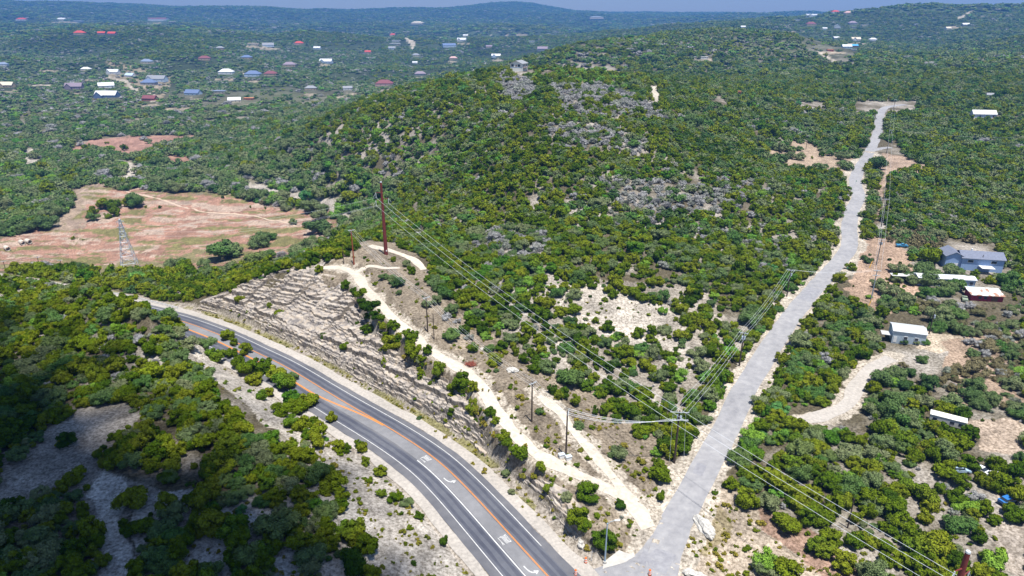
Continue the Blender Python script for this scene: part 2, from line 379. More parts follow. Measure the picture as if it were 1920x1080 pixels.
# ground colour (what the soil, rock and grass are, no light in it)
LIME = (.46,.42,.38); PALE = (.58,.53,.47); LITTER = (.14,.12,.08); REDS = (.40,.235,.165); TANS = (.42,.31,.23); GRASS = (.20,.21,.075); DRY = (.30,.26,.15); FARG = (.07,.095,.045)
GCOL = [ # polygon in photo pixels, colour, amount
 (FIELD, (.43,.255,.195), 1), (FIELD2, (.42,.25,.20), 1), (FIELD3, (.42,.25,.19), 1),
 ([(120,345),(200,350),(150,400),(160,430),(90,440),(120,400)], (.40,.31,.24), 1),
 ([(590,500),(640,470),(690,440),(780,465),(800,510),(840,560),(900,610),(1000,680),(1130,740),(1200,780),(1260,860),(1240,930),(1220,1010),(1180,1060),(1100,1000),(1000,900),(900,800),(780,700),(700,600),(600,540)], (.30,.25,.195), 1),
 ([(1140,890),(1200,940),(1240,950),(1225,990),(1200,1010),(1175,960)], PALE, 1),
 ([(1000,540),(1080,525),(1200,555),(1300,600),(1290,660),(1190,650),(1090,610)], PALE, 1),
 ([(0,850),(60,830),(90,790),(150,765),(260,750),(250,800),(190,880),(350,930),(240,960),(250,1080),(160,1080),(150,900),(0,950)], (.38,.345,.31), 1),
 ([(190,880),(235,900),(225,960),(240,1020),(250,1090),(190,1090),(180,1000),(165,930)], (.72,.67,.62), 1),
 ([(540,790),(640,800),(900,1040),(930,1090),(560,1090),(600,900)], (.50,.46,.42), 1),
 ([(330,600),(440,650),(500,740),(540,800),(500,800),(400,700)], PALE, 1),
 ([(250,920),(700,920),(700,1090),(250,1090)], (.62,.58,.54), 1),
 ([(1280,960),(1340,870),(1420,930),(1500,1000),(1620,1060),(1640,1090),(1270,1090)], (.50,.42,.34), 1),
 ([(1000,530),(1300,530),(1400,640),(1330,740),(1280,780),(1110,720),(1020,660)], (.50,.45,.40), .6),
 ([(1430,960),(1500,990),(1640,1090),(1560,1090),(1420,1000)], (.40,.27,.21), 1),
 ([(1300,955),(1350,950),(1375,990),(1340,1040),(1290,1020)], (.36,.30,.19), 1),
 ([(1600,430),(1690,440),(1740,540),(1640,600),(1590,560),(1600,500)], (.46,.33,.25), 1),
 ([(1720,615),(1800,625),(1830,650),(1750,665),(1715,655)], (.56,.47,.37), 1),
 ([(1760,640),(1900,600),(1920,760),(1800,760)], (.40,.30,.23), 1),
 ([(1800,800),(1850,780),(1930,780),(1930,860),(1850,845)], (.46,.37,.30), 1),
 ([(1860,930),(1930,930),(1930,1090),(1880,1060)], (.46,.40,.35), 1),
 ([(1400,285),(1500,262),(1600,285),(1620,310),(1590,330),(1500,318),(1400,300)], (.44,.34,.26), 1),
 ([(1640,300),(1660,285),(1745,305),(1745,330),(1690,325),(1660,345),(1640,420)], (.44,.33,.26), 1),
 ([(1215,165),(1235,160),(1240,192),(1215,195)], PALE, 1),
 ([(1030,135),(1200,130),(1180,160),(1060,165)], (.30,.27,.15), 1),
 ([(200,110),(330,145),(300,190),(200,160)], (.38,.31,.22), .8),
 ([(430,325),(480,345),(560,360),(640,375),(700,420),(660,420),(600,385),(480,365)], (.46,.42,.38), 1),
 ([(205,330),(240,302),(262,305),(250,330),(235,345)], PALE, 1),
 ([(30,285),(70,275),(75,315),(45,310)], PALE, 1),
]
GCOL += [(ell(*y_), (.46,.39,.30), .85) for y_ in YARDS] + [(q_, (.55,.49,.41), 1) for q_ in STREETS]
px, py, _ = proj(TX, TY, TZ)
jx = fbm(TX, TY, 9, 3) * 30 * np.clip(py / 600, .15, 1); jy = fbm(TX + 400, TY, 9, 3) * 14 * np.clip(py / 600, .12, 1)
nA = fbm(TX, TY, 14, 4); nB = fbm(TX + 99, TY + 7, 3.2, 3); nC = fbm(TX - 70, TY, 60, 3)
t = np.clip(.34 + nA * 1.5 + nC * .7, 0, 1)[..., None]
C = np.array(LITTER) * (1 - t) + np.array(LIME) * t
valley = (TZ < -15)[..., None]
C = np.where(valley, C * .6 + np.array((.24,.22,.13)) * .4, C)
farw = smooth(900, 1900, TR)[..., None]
C = C * (1 - farw) + np.array(FARG) * (1 + 1.0 * fbm(TX, TY, 120, 4)[..., None]) * farw
for poly, c, a in GCOL:
    m_ = inpoly(px + jx, py + jy, poly)[..., None]
    v = np.clip(1 + nA * .35 + nB * .45, .5, 1.4)[..., None]
    C = np.where(m_, np.array(c) * v * a + C * (1 - a), C)
# grass and pale soil bands inside the red field
fm = inpoly(px, py, FIELD)
g1 = fbm(TX * .8 + TY * .2, TY * 2.6, 20, 4)
C = np.where((fm & (g1 > .12))[..., None], np.array((.52,.40,.33)) * (1 - .25 * (nC[..., None] > 0)) * (1 + nB[..., None] * .4), C)
C = np.where((fm & (g1 < -.2))[..., None], np.array((.24,.22,.10)) * (1 + nB[..., None] * .5), C)
gm = fm & ((py - 455) / 60 + (g1 * 2.4) + nA * .6 + nC > .62)
C = np.where(gm[..., None], np.array((.27,.24,.13)) * (1 + nB[..., None] * .5), C)
D, I, S = dist_line(TX, TY, HW); hwd = D
sh = (D < 14.5) & (D > 4)
C = np.where(((D < FOOT + 1) & (S > 0) | (D < 13.8) & (S < 0))[..., None], np.array((.45,.40,.35)) * (1 + nB[..., None] * .3), C)
C = np.where(((D > 8.7) & (D < FOOT + .2) & (S > 0) & (nA + nB > -.12))[..., None], np.array((.26,.24,.12)) * (1 + nB[..., None] * .5), C)
bank = (S < 0) & (D > 13.8) & (D < 26) & (px > 380) & (px < 960)
C = np.where(bank[..., None], np.array((.50,.46,.42)) * (1 + nB[..., None] * .5), C)
D2_, I2, S2 = dist_line(TX, TY, SR)
near_sr = (D2_ < 7.5 + nA * 5) & (TR < 560)
C = np.where(near_sr[..., None], np.array((.56,.50,.43)) * (1 + nB[..., None] * .5), C)
for L in (T1, T2, DW):
    Dt, _, _ = dist_line(TX, TY, L)
    C = np.where((Dt < 3.6 + nB * 3)[..., None], np.array((.54,.48,.41)) * (1 + nB[..., None] * .25), C)
at = me.color_attributes.new("soil", 'FLOAT_COLOR', 'POINT')
at.data.foreach_set("color", np.c_[np.clip(C * .84, .01, .9).reshape(-1, 3), np.ones(nr * nc)].astype(np.float32).ravel())
gmats, nt_, b_ = new_mat("ground_soil"); N = nt_.nodes; L_ = nt_.links
vc = N.new("ShaderNodeVertexColor"); vc.layer_name = "soil"; geo = N.new("ShaderNodeNewGeometry")
n1 = N.new("ShaderNodeTexNoise"); n1.inputs["Scale"].default_value = 1.3; n1.inputs["Detail"].default_value = 7; n1.inputs["Roughness"].default_value = .72
n2 = N.new("ShaderNodeTexVoronoi"); n2.inputs["Scale"].default_value = 1.1
L_.new(geo.outputs["Position"], n1.inputs["Vector"]); L_.new(geo.outputs["Position"], n2.inputs["Vector"])
r1 = N.new("ShaderNodeValToRGB"); e = r1.color_ramp.elements; e[0].position = .38; e[0].color = (.42,.40,.36,1); e[1].position = .60; e[1].color = (1.22,1.22,1.22,1)
L_.new(n1.outputs["Fac"], r1.inputs[0])
r2 = N.new("ShaderNodeMapRange"); r2.inputs[1].default_value = .05; r2.inputs[2].default_value = .5; r2.inputs[3].default_value = 1.12; r2.inputs[4].default_value = .86; L_.new(n2.outputs["Distance"], r2.inputs[0])
v1 = N.new("ShaderNodeVectorMath"); v1.operation = 'MULTIPLY'; L_.new(vc.outputs[0], v1.inputs[0]); L_.new(r1.outputs[0], v1.inputs[1])
v2 = N.new("ShaderNodeVectorMath"); v2.operation = 'SCALE'; L_.new(v1.outputs[0], v2.inputs[0]); L_.new(r2.outputs[0], v2.inputs["Scale"])
L_.new(v2.outputs[0], b_.inputs["Base Color"]); b_.inputs["Roughness"].default_value = .95; b_.inputs["Specular IOR Level"].default_value = .1
bp = N.new("ShaderNodeBump"); bp.inputs["Strength"].default_value = .8; bp.inputs["Distance"].default_value = .35
L_.new(n1.outputs["Fac"], bp.inputs["Height"]); L_.new(bp.outputs[0], b_.inputs["Normal"])
me.materials.append(gmats)
struct(link("ground", me))

# ------------------------------------------------------------------ the limestone face of the road cut
def nrm(L):
    T = np.gradient(L[:, :2], axis=0); T /= np.linalg.norm(T, axis=1)[:, None]
    return np.c_[T[:, 1], -T[:, 0]]          # points to the right of travel
def at_line(L, s, S, off):
    NN = nrm(L); x = np.interp(s, S, L[:, 0]); y = np.interp(s, S, L[:, 1]); z = np.interp(s, S, L[:, 2])
    nx = np.interp(s, S, NN[:, 0]); ny = np.interp(s, S, NN[:, 1])
    return x + nx * off, y + ny * off, z
def s_of(px, py, L=HW, S=HWS):
    p = hit(px, py, GR); k = ((L[:, 0] - p.x) ** 2 + (L[:, 1] - p.y) ** 2).argmin(); return S[k]
sa, sb = s_of(1075, 1040), s_of(365, 575)
ss = np.arange(sa, sb, .30); dd = np.r_[np.arange(FOOT - .8, FOOT + 20, .17), np.arange(FOOT + 20, FOOT + 44, .26)]
SS, DDm = np.meshgrid(ss, dd, indexing='ij')
rx, ry, rz = at_line(HW, SS.ravel(), HWS, 0); rz = rz.reshape(SS.shape)
NNm = nrm(HW); nx = np.interp(ss, HWS, NNm[:, 0])[:, None]; ny = np.interp(ss, HWS, NNm[:, 1])[:, None]
FX = rx.reshape(SS.shape) + nx * DDm; FY = ry.reshape(SS.shape) + ny * DDm
rs = np.random.default_rng(3)
h = 0.0; H = np.zeros_like(SS); wid = []
k = 0
while h < 26:
    th = rs.uniform(.25, .8) if k % 4 else rs.uniform(.9, 1.7)
    amp = 1 + .5 * (h > 4)
    dk = FOOT + np.where(h < 3.84, h / 1.6, 2.4 + (h - 3.84) / cut_sl(SS)) + amp * (1.0 * vnoise(SS / 14 + 3.1 * k, SS * 0 + .4 * k) + .6 * vnoise(SS / 4.2 + 7 * k, SS * 0 + .5 * k) + .55 * vnoise(SS / 1.1 + 3 * k, SS * 0 + k))
    part = np.where(vnoise(SS / 13 + 11 * k, SS * 0 + .7 * k) > -.2, 1.13, .4)
    H += th * part * np.clip((DDm - dk) / .15, 0, 1)
    h += th; k += 1
natF = natural(FX, FY)
Zc = rz - .15 + H + .10 * fbm(FX, FY, 1.5, 3) + .12 * np.clip(DDm - FOOT, 0, 4)
endt = smooth(0, 9, SS - sa) * smooth(0, 10, sb - SS)
top = natF + .04
Zf = np.where(Zc > top, top, Zc)
over = cut_h(DDm - FOOT, SS) + rz - natF          # how far past the crest
Zf = Zf - np.clip(over - 1.5, 0, 3) * .5
Zf = Zf - (1 - cut_weight(FX, FY)) * 3
Zf = np.where(endt < 1, np.minimum(Zf, GR(FX, FY) + 1.0 * endt + Zf * 0 - .2 + (Zf - GR(FX, FY)) * endt), Zf)
na, nb = SS.shape
ij = (np.arange(na - 1)[:, None] * nb + np.arange(nb - 1)[None]).ravel()
rm = mesh_np("rock_cut", np.c_[FX.ravel(), FY.ravel(), Zf.ravel()], np.c_[ij, ij + nb, ij + nb + 1, ij + 1], None, False)
rmat, nt_, b_ = new_mat("limestone_layers"); N = nt_.nodes; L_ = nt_.links
geo = N.new("ShaderNodeNewGeometry"); mp = N.new("ShaderNodeMapping"); mp.inputs["Scale"].default_value = (.12, .12, 1.6)
L_.new(geo.outputs["Position"], mp.inputs[0])
n1 = N.new("ShaderNodeTexNoise"); n1.inputs["Scale"].default_value = 1.4; n1.inputs["Detail"].default_value = 6; n1.inputs["Roughness"].default_value = .7; L_.new(mp.outputs[0], n1.inputs["Vector"])
n2 = N.new("ShaderNodeTexNoise"); n2.inputs["Scale"].default_value = .55; n2.inputs["Detail"].default_value = 7; L_.new(geo.outputs["Position"], n2.inputs["Vector"])
r1 = N.new("ShaderNodeValToRGB"); e = r1.color_ramp.elements; e[0].position = .36; e[0].color = (.15,.135,.125,1); e[1].position = .64; e[1].color = (.40,.37,.335,1)
x = e.new(.47); x.color = (.31,.28,.25,1)
L_.new(n1.outputs["Fac"], r1.inputs[0])
r2 = N.new("ShaderNodeValToRGB"); e = r2.color_ramp.elements; e[0].position = .35; e[0].color = (.50,.50,.54,1); e[1].position = .70; e[1].color = (1.1,1.0,.88,1); x = e.new(.52); x.color = (1.05,1.02,1,1)
L_.new(n2.outputs["Fac"], r2.inputs[0])
v1 = N.new("ShaderNodeVectorMath"); v1.operation = 'MULTIPLY'; L_.new(r1.outputs[0], v1.inputs[0]); L_.new(r2.outputs[0], v1.inputs[1])
sx = N.new("ShaderNodeSeparateXYZ"); L_.new(geo.outputs["True Normal"], sx.inputs[0])      # painted ledge shade, with some weathering: upright faces darkened in the colour, ledges lightened
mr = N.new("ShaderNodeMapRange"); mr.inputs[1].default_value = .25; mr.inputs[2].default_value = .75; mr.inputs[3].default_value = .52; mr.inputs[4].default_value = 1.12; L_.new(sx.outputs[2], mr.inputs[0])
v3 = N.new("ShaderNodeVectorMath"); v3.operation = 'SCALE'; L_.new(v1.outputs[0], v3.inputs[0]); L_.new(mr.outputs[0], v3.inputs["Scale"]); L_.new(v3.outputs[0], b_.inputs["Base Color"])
b_.inputs["Roughness"].default_value = .95; b_.inputs["Specular IOR Level"].default_value = .1
bp = N.new("ShaderNodeBump"); bp.inputs["Strength"].default_value = 1; bp.inputs["Distance"].default_value = .25; L_.new(n1.outputs["Fac"], bp.inputs["Height"]); L_.new(bp.outputs[0], b_.inputs["Normal"])
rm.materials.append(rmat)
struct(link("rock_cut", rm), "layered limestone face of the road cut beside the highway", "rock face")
def rock_z(x, y):
    """top of the rock face or of the ground at a point"""
    return float(GR(x, y))

# ------------------------------------------------------------------ road sheets
def ribbon(name, L, S, offs, s0, s1, dz, m, step=1.5, parent=None, drape=False, wob=0, crown=0):
    s = np.arange(s0, s1 + 1e-6, step); offs = np.array(offs, float); V = []
    xs = []; ys = []; zs = []
    for j, o in enumerate(offs):
        e = wob * (vnoise(s / 5 + 40 * j, s * 0) * 2) if j in (0, len(offs) - 1) else 0
        x, y, z = at_line(L, s, S, o + e)
        if drape: z = GR(x, y)
        xs.append(x); ys.append(y); zs.append(z + dz - crown * abs(o))
    P = np.stack([np.array(xs).T, np.array(ys).T, np.array(zs).T], -1); a, b = P.shape[:2]
    q = (np.arange(a - 1)[:, None] * b + np.arange(b - 1)[None]).ravel()
    me = mesh_np(name, P.reshape(-1, 3), np.c_[q, q + b, q + b + 1, q + 1], m, True)
    return link(name, me, parent)
def road_mat(name, ca, cb, scale=(.35, .35, .35), patch=.5, rough=.85):
    m, nt, b = new_mat(name); N = nt.nodes; L = nt.links
    geo = N.new("ShaderNodeNewGeometry"); mp = N.new("ShaderNodeMapping"); mp.inputs["Scale"].default_value = scale; L.new(geo.outputs["Position"], mp.inputs[0])
    n1 = N.new("ShaderNodeTexNoise"); n1.inputs["Scale"].default_value = 1; n1.inputs["Detail"].default_value = 6; n1.inputs["Roughness"].default_value = .6; L.new(mp.outputs[0], n1.inputs["Vector"])
    n2 = N.new("ShaderNodeTexNoise"); n2.inputs["Scale"].default_value = .07; n2.inputs["Detail"].default_value = 3; L.new(geo.outputs["Position"], n2.inputs["Vector"])
    r = N.new("ShaderNodeValToRGB"); e = r.color_ramp.elements; e[0].position = .33; e[0].color = (*ca, 1); e[1].position = .66; e[1].color = (*cb, 1)
    mx = N.new("ShaderNodeMath"); mx.operation = 'MULTIPLY_ADD'; mx.inputs[1].default_value = patch
    L.new(n2.outputs["Fac"], mx.inputs[0]); 
    m4 = N.new("ShaderNodeMath"); m4.operation = 'MULTIPLY'; m4.inputs[1].default_value = 1 - patch; L.new(n1.outputs["Fac"], m4.inputs[0]); L.new(m4.outputs[0], mx.inputs[2])
    L.new(mx.outputs[0], r.inputs[0]); L.new(r.outputs[0], b.inputs["Base Color"]); b.inputs["Roughness"].default_value = rough
    bp = N.new("ShaderNodeBump"); bp.inputs["Strength"].default_value = .3; bp.inputs["Distance"].default_value = .03; L.new(n1.outputs["Fac"], bp.inputs["Height"]); L.new(bp.outputs[0], b.inputs["Normal"])
    return m
M['asph'] = road_mat("dark_asphalt", (.085,.088,.105), (.15,.15,.165))
M['lane'] = road_mat("worn_lane_asphalt", (.05,.055,.078), (.085,.09,.115))
M['lanem'] = road_mat('mid_lane_asphalt', (.078,.084,.108), (.12,.126,.15), (.5,.5,.5))
M['turn'] = road_mat('light_turn_lane_asphalt', (.15,.152,.165), (.22,.22,.235), (.6,.6,.6))
M['chip'] = road_mat("sun_bleached_chip_seal", (.20,.20,.217), (.325,.32,.332), (.5,.5,.5), .35)
M['patch'] = road_mat("patched_asphalt", (.19,.19,.215), (.29,.29,.31), (.8,.8,.8), .2)
M['shoulder'] = road_mat("pale_gravel_shoulder", (.27,.25,.23), (.46,.42,.385), (1.3,1.3,1.3), .3)
M['conc'] = road_mat("concrete", (.38,.365,.345), (.50,.48,.45), (1,1,1), .3)
M['dirt'] = road_mat("pale_dirt", (.38,.33,.275), (.58,.525,.45), (.9,.9,.9), .3, .95)
M['sand'] = road_mat('pinkish_sand', (.38,.28,.21), (.52,.41,.33), (.9,.9,.9), .3, .95)
M['white'] = mat("white_road_paint", (.58,.58,.58), .6, var=.3, scale=1.5)
M['orange'] = mat("orange_yellow_road_paint", (.66,.24,.035), .6, var=.12, scale=1)
HS0, HS1 = HWS[0], HWS[-1]
bot = s_of(1060, 1079)
hwo = ribbon("highway", HW, HWS, [-10.4,-8,-4,0,2,5.6], HS0, HS1, .05, M['asph'], wob=.12)
struct(hwo, "dark asphalt highway with an orange centre line curving under the cut", "highway")
sh1 = ribbon("shoulder", HW, HWS, [5.5,7,9.0], HS0 + 0, HS1, .03, M['shoulder'], wob=.35, parent=hwo)
sh2 = ribbon("shoulder", HW, HWS, [-13.2,-11.5,-10.2], HS0, HS1, .03, M['shoulder'], wob=.4, parent=hwo)
spl0, spl1 = s_of(712, 800), s_of(470, 655)
# darker wheel paths
ribbon("lane_surface", HW, HWS, [-7.9, -4.3], HS0, HS1, .054, M['lanem'], parent=hwo)
ribbon("turn_lane_surface", HW, HWS, [-3.8, -.5], HS0, HS1, .054, M['turn'], parent=hwo, wob=.1)
ribbon("lane_surface", HW, HWS, [.2, 3.6], HS0, HS1, .054, M['lanem'], parent=hwo)
for o in (1.0, 2.75, -5.1, -7.0):
    ribbon("wheel_path", HW, HWS, [o - .45, o + .45], HS0, HS1, .059, M['lane'], parent=hwo, wob=.2)
for o in (-5.95,):
    pass
sA = s_of(775, 868, HW, HWS)
ribbon("edge_line", HW, HWS, [3.72, 3.9], s_of(1012, 1027), HS1, .064, M['white'], parent=hwo)
ribbon("edge_line", HW, HWS, [-8.15, -7.97], HS0, HS1, .064, M['white'], parent=hwo)
ribbon("lane_line", HW, HWS, [-4.2, -3.94], HS0, sA, .064, M['white'], parent=hwo)
for o in (0.0, -.22):
    ribbon("centre_line", HW, HWS, [o - .06, o + .06], HS0, HS1, .066, M['orange'], parent=hwo)
# second orange line leaving the centre before the turn lane: offset 0 -> -3.9
s = np.arange(spl0, HS1, 1.2); off = -.34 - 3.5 * smooth(0, 38, s - spl0)
V = []
for e in (-.24, .0, .12, .36):
    x_, y_, z_ = at_line(HW, s, HWS, off - e); V.append(np.c_[x_, y_, z_ + .070])
V = np.stack(V, 1); a = len(s)
q = (np.arange(a - 1)[:, None] * 4 + np.array([0, 2])[None]).ravel()
link("centre_line", mesh_np("centre_line", V.reshape(-1, 3), np.c_[q, q + 4, q + 5, q + 1], M['orange']), hwo)
# ONLY and turn arrows, painted to be read by traffic heading up-left
def on_road(name, px, py, poly_list, size, lat):
    """polys in (u right of travel, v along travel) metres, laid on the highway at the photo's place"""
    s0 = s_of(px, py); b = MB()
    for poly in poly_list:
        P = []
        for u, v in poly:
            x, y, z = at_line(HW, np.array([s0 - v * size[1]]), HWS, lat - u * size[0]); P.append((x[0], y[0], z[0] + .072))
        b.add(P, [tuple(range(len(P)))])
    return b.build(name, M['white'], hwo)
def R4(x0, y0, x1, y1): return [(x0, y0), (x1, y0), (x1, y1), (x0, y1)]
def word_only():
    L = []
    w_, t = .2, .05
    def put(k, polys):
        for p in polys: L.append([(-.5 + k * .26 + u, v) for u, v in p])
    put(0, [R4(0,-.5,t,.5), R4(w_-t,-.5,w_,.5), R4(t,.4,w_-t,.5), R4(t,-.5,w_-t,-.4)])
    put(1, [R4(0,-.5,t,.5), R4(w_-t,-.5,w_,.5), [(t,.5),(t,.28),(w_-t,-.5),(w_-t,-.28)]])
    put(2, [R4(0,-.5,t,.5), R4(t,-.5,w_,-.4)])
    put(3, [R4(.075,-.5,.125,.05), [(.075,.05),(.125,.05),(.05,.5),(0,.5)], [(.075,.05),(.125,.05),(.2,.5),(.15,.5)]])
    return L
def arrow():
    # shaft rises along travel then bends to the left, head pointing left
    sh = []
    P = [(.28,-.5),(.27,-.2),(.2,.05),(.05,.2),(-.15,.27)]
    out = []
    for (a, b), (c, d) in zip(P[:-1], P[1:]):
        n_ = Vector((-(d - b) * 3.0, (c - a))).normalized(); wv = .055
        out.append([(a - n_.x * wv, b - n_.y * wv), (c - n_.x * wv, d - n_.y * wv), (c + n_.x * wv, d + n_.y * wv), (a + n_.x * wv, b + n_.y * wv)])
    out.append([(-.12,.10),(-.5,.28),(-.12,.46)])
    return out
for px_, py_ in ((787, 870), (947, 1013)):
    o = on_road("painted_word", px_, py_, word_only(), (2.3, 2.6), -2.1); o["label"] = "white word ONLY painted in the turn lane"
for px_, py_ in ((832, 909), (1002, 1071)):
    o = on_road("turn_arrow", px_, py_, arrow(), (2.5, 3.6), -2.1); o["label"] = "white curved turn arrow painted in the turn lane"
sro = ribbon("side_road", SR, SRS, [-3.5,-1.8,0,1.8,3.5], s_of(1216, 1062, SR, SRS), SRS[-1], .07, M['chip'], wob=.2)
struct(sro, "sun bleached grey side road climbing straight then winding to the far trees", "road")
ribbon("road_patch", SR, SRS, [-3.3, 3.2], s_of(1216, 1062, SR, SRS), s_of(1240, 1030, SR, SRS), .078, M['patch'], parent=sro)
for (a_, b_, o0, o1) in ((870, 890, -2.2, .2), (540, 562, -2.6, 2.6), (395, 402, -3, 3)):
    xs_ = np.interp([a_, b_], [330,395,460,493,567,655,720,858,950,1040], [1603,1597,1592,1571,1505,1440,1402,1332,1283,1236])
    s0, s1 = sorted((s_of(xs_[0], a_, SR, SRS), s_of(xs_[1], b_, SR, SRS)))
    ribbon("road_patch", SR, SRS, [o0, o1], s0, s1, .078, M['patch'], parent=sro, wob=.5)
BRS = np.r_[0, np.cumsum(np.hypot(*np.diff(BR[:, :2], axis=0).T))]
ribbon("road_branch", BR, BRS, [-2.6,0,2.6], 1, BRS[-1], .06, M['chip'], parent=sro)
def lens(L): return np.r_[0, np.cumsum(np.hypot(*np.diff(L[:, :2], axis=0).T))]
for L, hwid, nm, lab in ((T1, 1.9, "dirt_track", "pale dirt track along the top of the rock cut"), (T2, 1.3, "dirt_track", "rutted dirt track past the utility poles"), (T3, 1.3, "dirt_track", "short dirt spur by the tall red pole"), (T4, 1.6, "dirt_track", "pale dirt loop behind the tall red pole"), (DW, 2.1, "gravel_driveway", "curving pale gravel driveway below the metal shed"), (FT, 1.2, "dirt_track", "sandy track across the red field")):
    S_ = lens(L)
    struct(ribbon(nm, L, S_, [-hwid, -hwid * .5, 0, hwid * .5, hwid], 0, S_[-1], .10, M['shoulder'] if L is DW else M['sand'] if L is FT else M['dirt'], drape=True, wob=.6, step=1.0), lab, "track")
# junction apron between highway and side road, and the concrete pad at its corner
def sheet(name, P, z_off, m, parent=None, sub=10):
    W = [hit(px, py, GR) for px, py in P]
    c = sum(W, Vector()) / len(W); V = []; F = []
    rings = sub; npt = 0; dens = []
    for i in range(len(W)):
        for t in np.linspace(0, 1, 6, endpoint=False): dens.append(W[i].lerp(W[(i + 1) % len(W)], t))
    nP = len(dens)
    for k in range(1, rings + 1):
        for p in dens:
            q = c.lerp(p, k / rings); V.append((q.x, q.y, float(GR(q.x, q.y)) + z_off))
    V.append((c.x, c.y, float(GR(c.x, c.y)) + z_off)); F = []
    for k in range(rings - 1):
        for i in range(nP):
            j = (i + 1) % nP; F.append((k * nP + i, (k + 1) * nP + i, (k + 1) * nP + j, k * nP + j))
    for i in range(nP): F.append((len(V) - 1, i, (i + 1) % nP))
    me = bpy.data.meshes.new(name); me.from_pydata(V, [], F); me.update(); me.materials.append(m)
    return link(name, me, parent)
struct(sheet("junction_apron", [(1085,1079),(1105,1068),(1135,1072),(1175,1052),(1197,1035),(1224,1002),(1256,940),(1303,945),(1293,1003),(1277,1045),(1268,1100),(1240,1150),(1150,1160)], .05, M['chip']), "grey apron where the side road meets the highway", "road")
struct(sheet("concrete_pad", [(1130,1068),(1132,1054),(1161,1032),(1192,1043),(1172,1055)], .12, M['conc'], sub=6), "concrete corner pad around the foot of the street lamp", "pad")
# ------------------------------------------------------------------ vegetation shapes
def ico(sub):
    import bmesh
    bm = bmesh.new(); bmesh.ops.create_icosphere(bm, subdivisions=sub, radius=1)
    V = np.array([v.co[:] for v in bm.verts]); F = np.array([[v.index for v in f.verts] for f in bm.faces]); bm.free(); return V, F
ICO = {k: ico(k) for k in (1, 2, 3)}
def lump(rg, c, r, sub, amp=.25):
    V, F = ICO[sub]; V = V.copy()
    o = rg.uniform(0, 50, 3)
    nz = vnoise(V[:, 0] * 1.6 + o[0], V[:, 1] * 1.6 + V[:, 2] * 1.3 + o[1]) + .6 * vnoise(V[:, 0] * 3.6 + V[:, 2] * 3 + o[2], V[:, 1] * 3.4 + o[0])
    return V * (1 + amp * 2 * nz)[:, None] * r + c, F
def crown_mesh(name, m, seed, nl, leaves, size, flat=.62, core_sub=2, core=True, gap=0.0, up=.35, top=.5):
    """crown of unit radius standing on z=0: lumpy core clumps under a shell of small leaf faces"""
    rg = np.random.default_rng(seed); cs = []; rr = []
    for i in range(nl):
        for _ in range(30):
            a = rg.uniform(0, 2 * math.pi); q = math.sqrt(rg.uniform(0, 1)) * .74; hh = rg.uniform(0, 1)
            z = .32 + (hh * (1.35 * flat) * (1 - .75 * q * q))
            c = np.array((q * math.cos(a), q * math.sin(a), z)); r = rg.uniform(.15, .38) * (1.15 if i < 3 else 1)
            if all(np.linalg.norm(c - o) > .55 * (r + p) * .8 for o, p in zip(cs, rr)): break
        cs.append(c); rr.append(r)
    cs = np.array(cs); rr = np.array(rr); VV = []; FF = []; nv = 0
    if core:
        for c, r in zip(cs, rr):
            V, F = lump(rg, c, np.array((r, r, r * .8)) * (.74 if leaves else 1.05), core_sub); F = F + nv; nv += len(V)
            VV.append(V); FF.append(np.c_[F, F[:, 2]])
    if leaves:
        k = rg.choice(nl, leaves, p=rr ** 2 / (rr ** 2).sum())
        d = rg.normal(size=(leaves, 3)); d[:, 2] += up; d /= np.linalg.norm(d, axis=1)[:, None]
        P = cs[k] + d * (rr[k] * (rg.uniform(.74, 1.16, leaves) + rg.exponential(.09, leaves) * (rg.random(leaves) < .5)))[:, None] * np.array((1, 1, .85))
        keep = np.ones(leaves, bool)
        for c, r in zip(cs, rr): keep &= np.linalg.norm((P - c) / np.array((1, 1, .85)), axis=1) > r * .72
        P = P[keep]; d = d[keep]; L = len(P)
        nrm_ = d + rg.normal(size=(L, 3)) * .55; nrm_ /= np.linalg.norm(nrm_, axis=1)[:, None]
        t = np.cross(nrm_, rg.normal(size=(L, 3))); t /= np.linalg.norm(t, axis=1)[:, None]; b = np.cross(nrm_, t)
        s1 = (size * rg.uniform(.6, 1.4, L))[:, None]; s2 = s1 * rg.uniform(.5, .9, L)[:, None]
        Q = np.stack([P - t * s1 - b * s2 * .4, P + b * s2 * -1, P + t * s1 + b * s2 * .3, P + b * s2], 1)
        VV.append(Q.reshape(-1, 3)); FF.append(np.arange(L * 4).reshape(-1, 4) + nv)
    V = np.vstack(VV); F = np.vstack(FF)
    # triangles were stored as degenerate quads: split storage
    me = bpy.data.meshes.new(name)
    tri = F[:, 2] == F[:, 3]; ft = F[tri][:, :3]; fq = F[~tri]
    loops = np.r_[ft.ravel(), fq.ravel()].astype(np.int32)
    st = np.r_[np.arange(len(ft)) * 3, len(ft) * 3 + np.arange(len(fq)) * 4].astype(np.int32)
    me.vertices.add(len(V)); me.vertices.foreach_set("co", V.astype(np.float32).ravel())
    me.loops.add(len(loops)); me.loops.foreach_set("vertex_index", loops)
    me.polygons.add(len(st)); me.polygons.foreach_set("loop_start", st); me.update(calc_edges=True)
    me.materials.append(m); return me
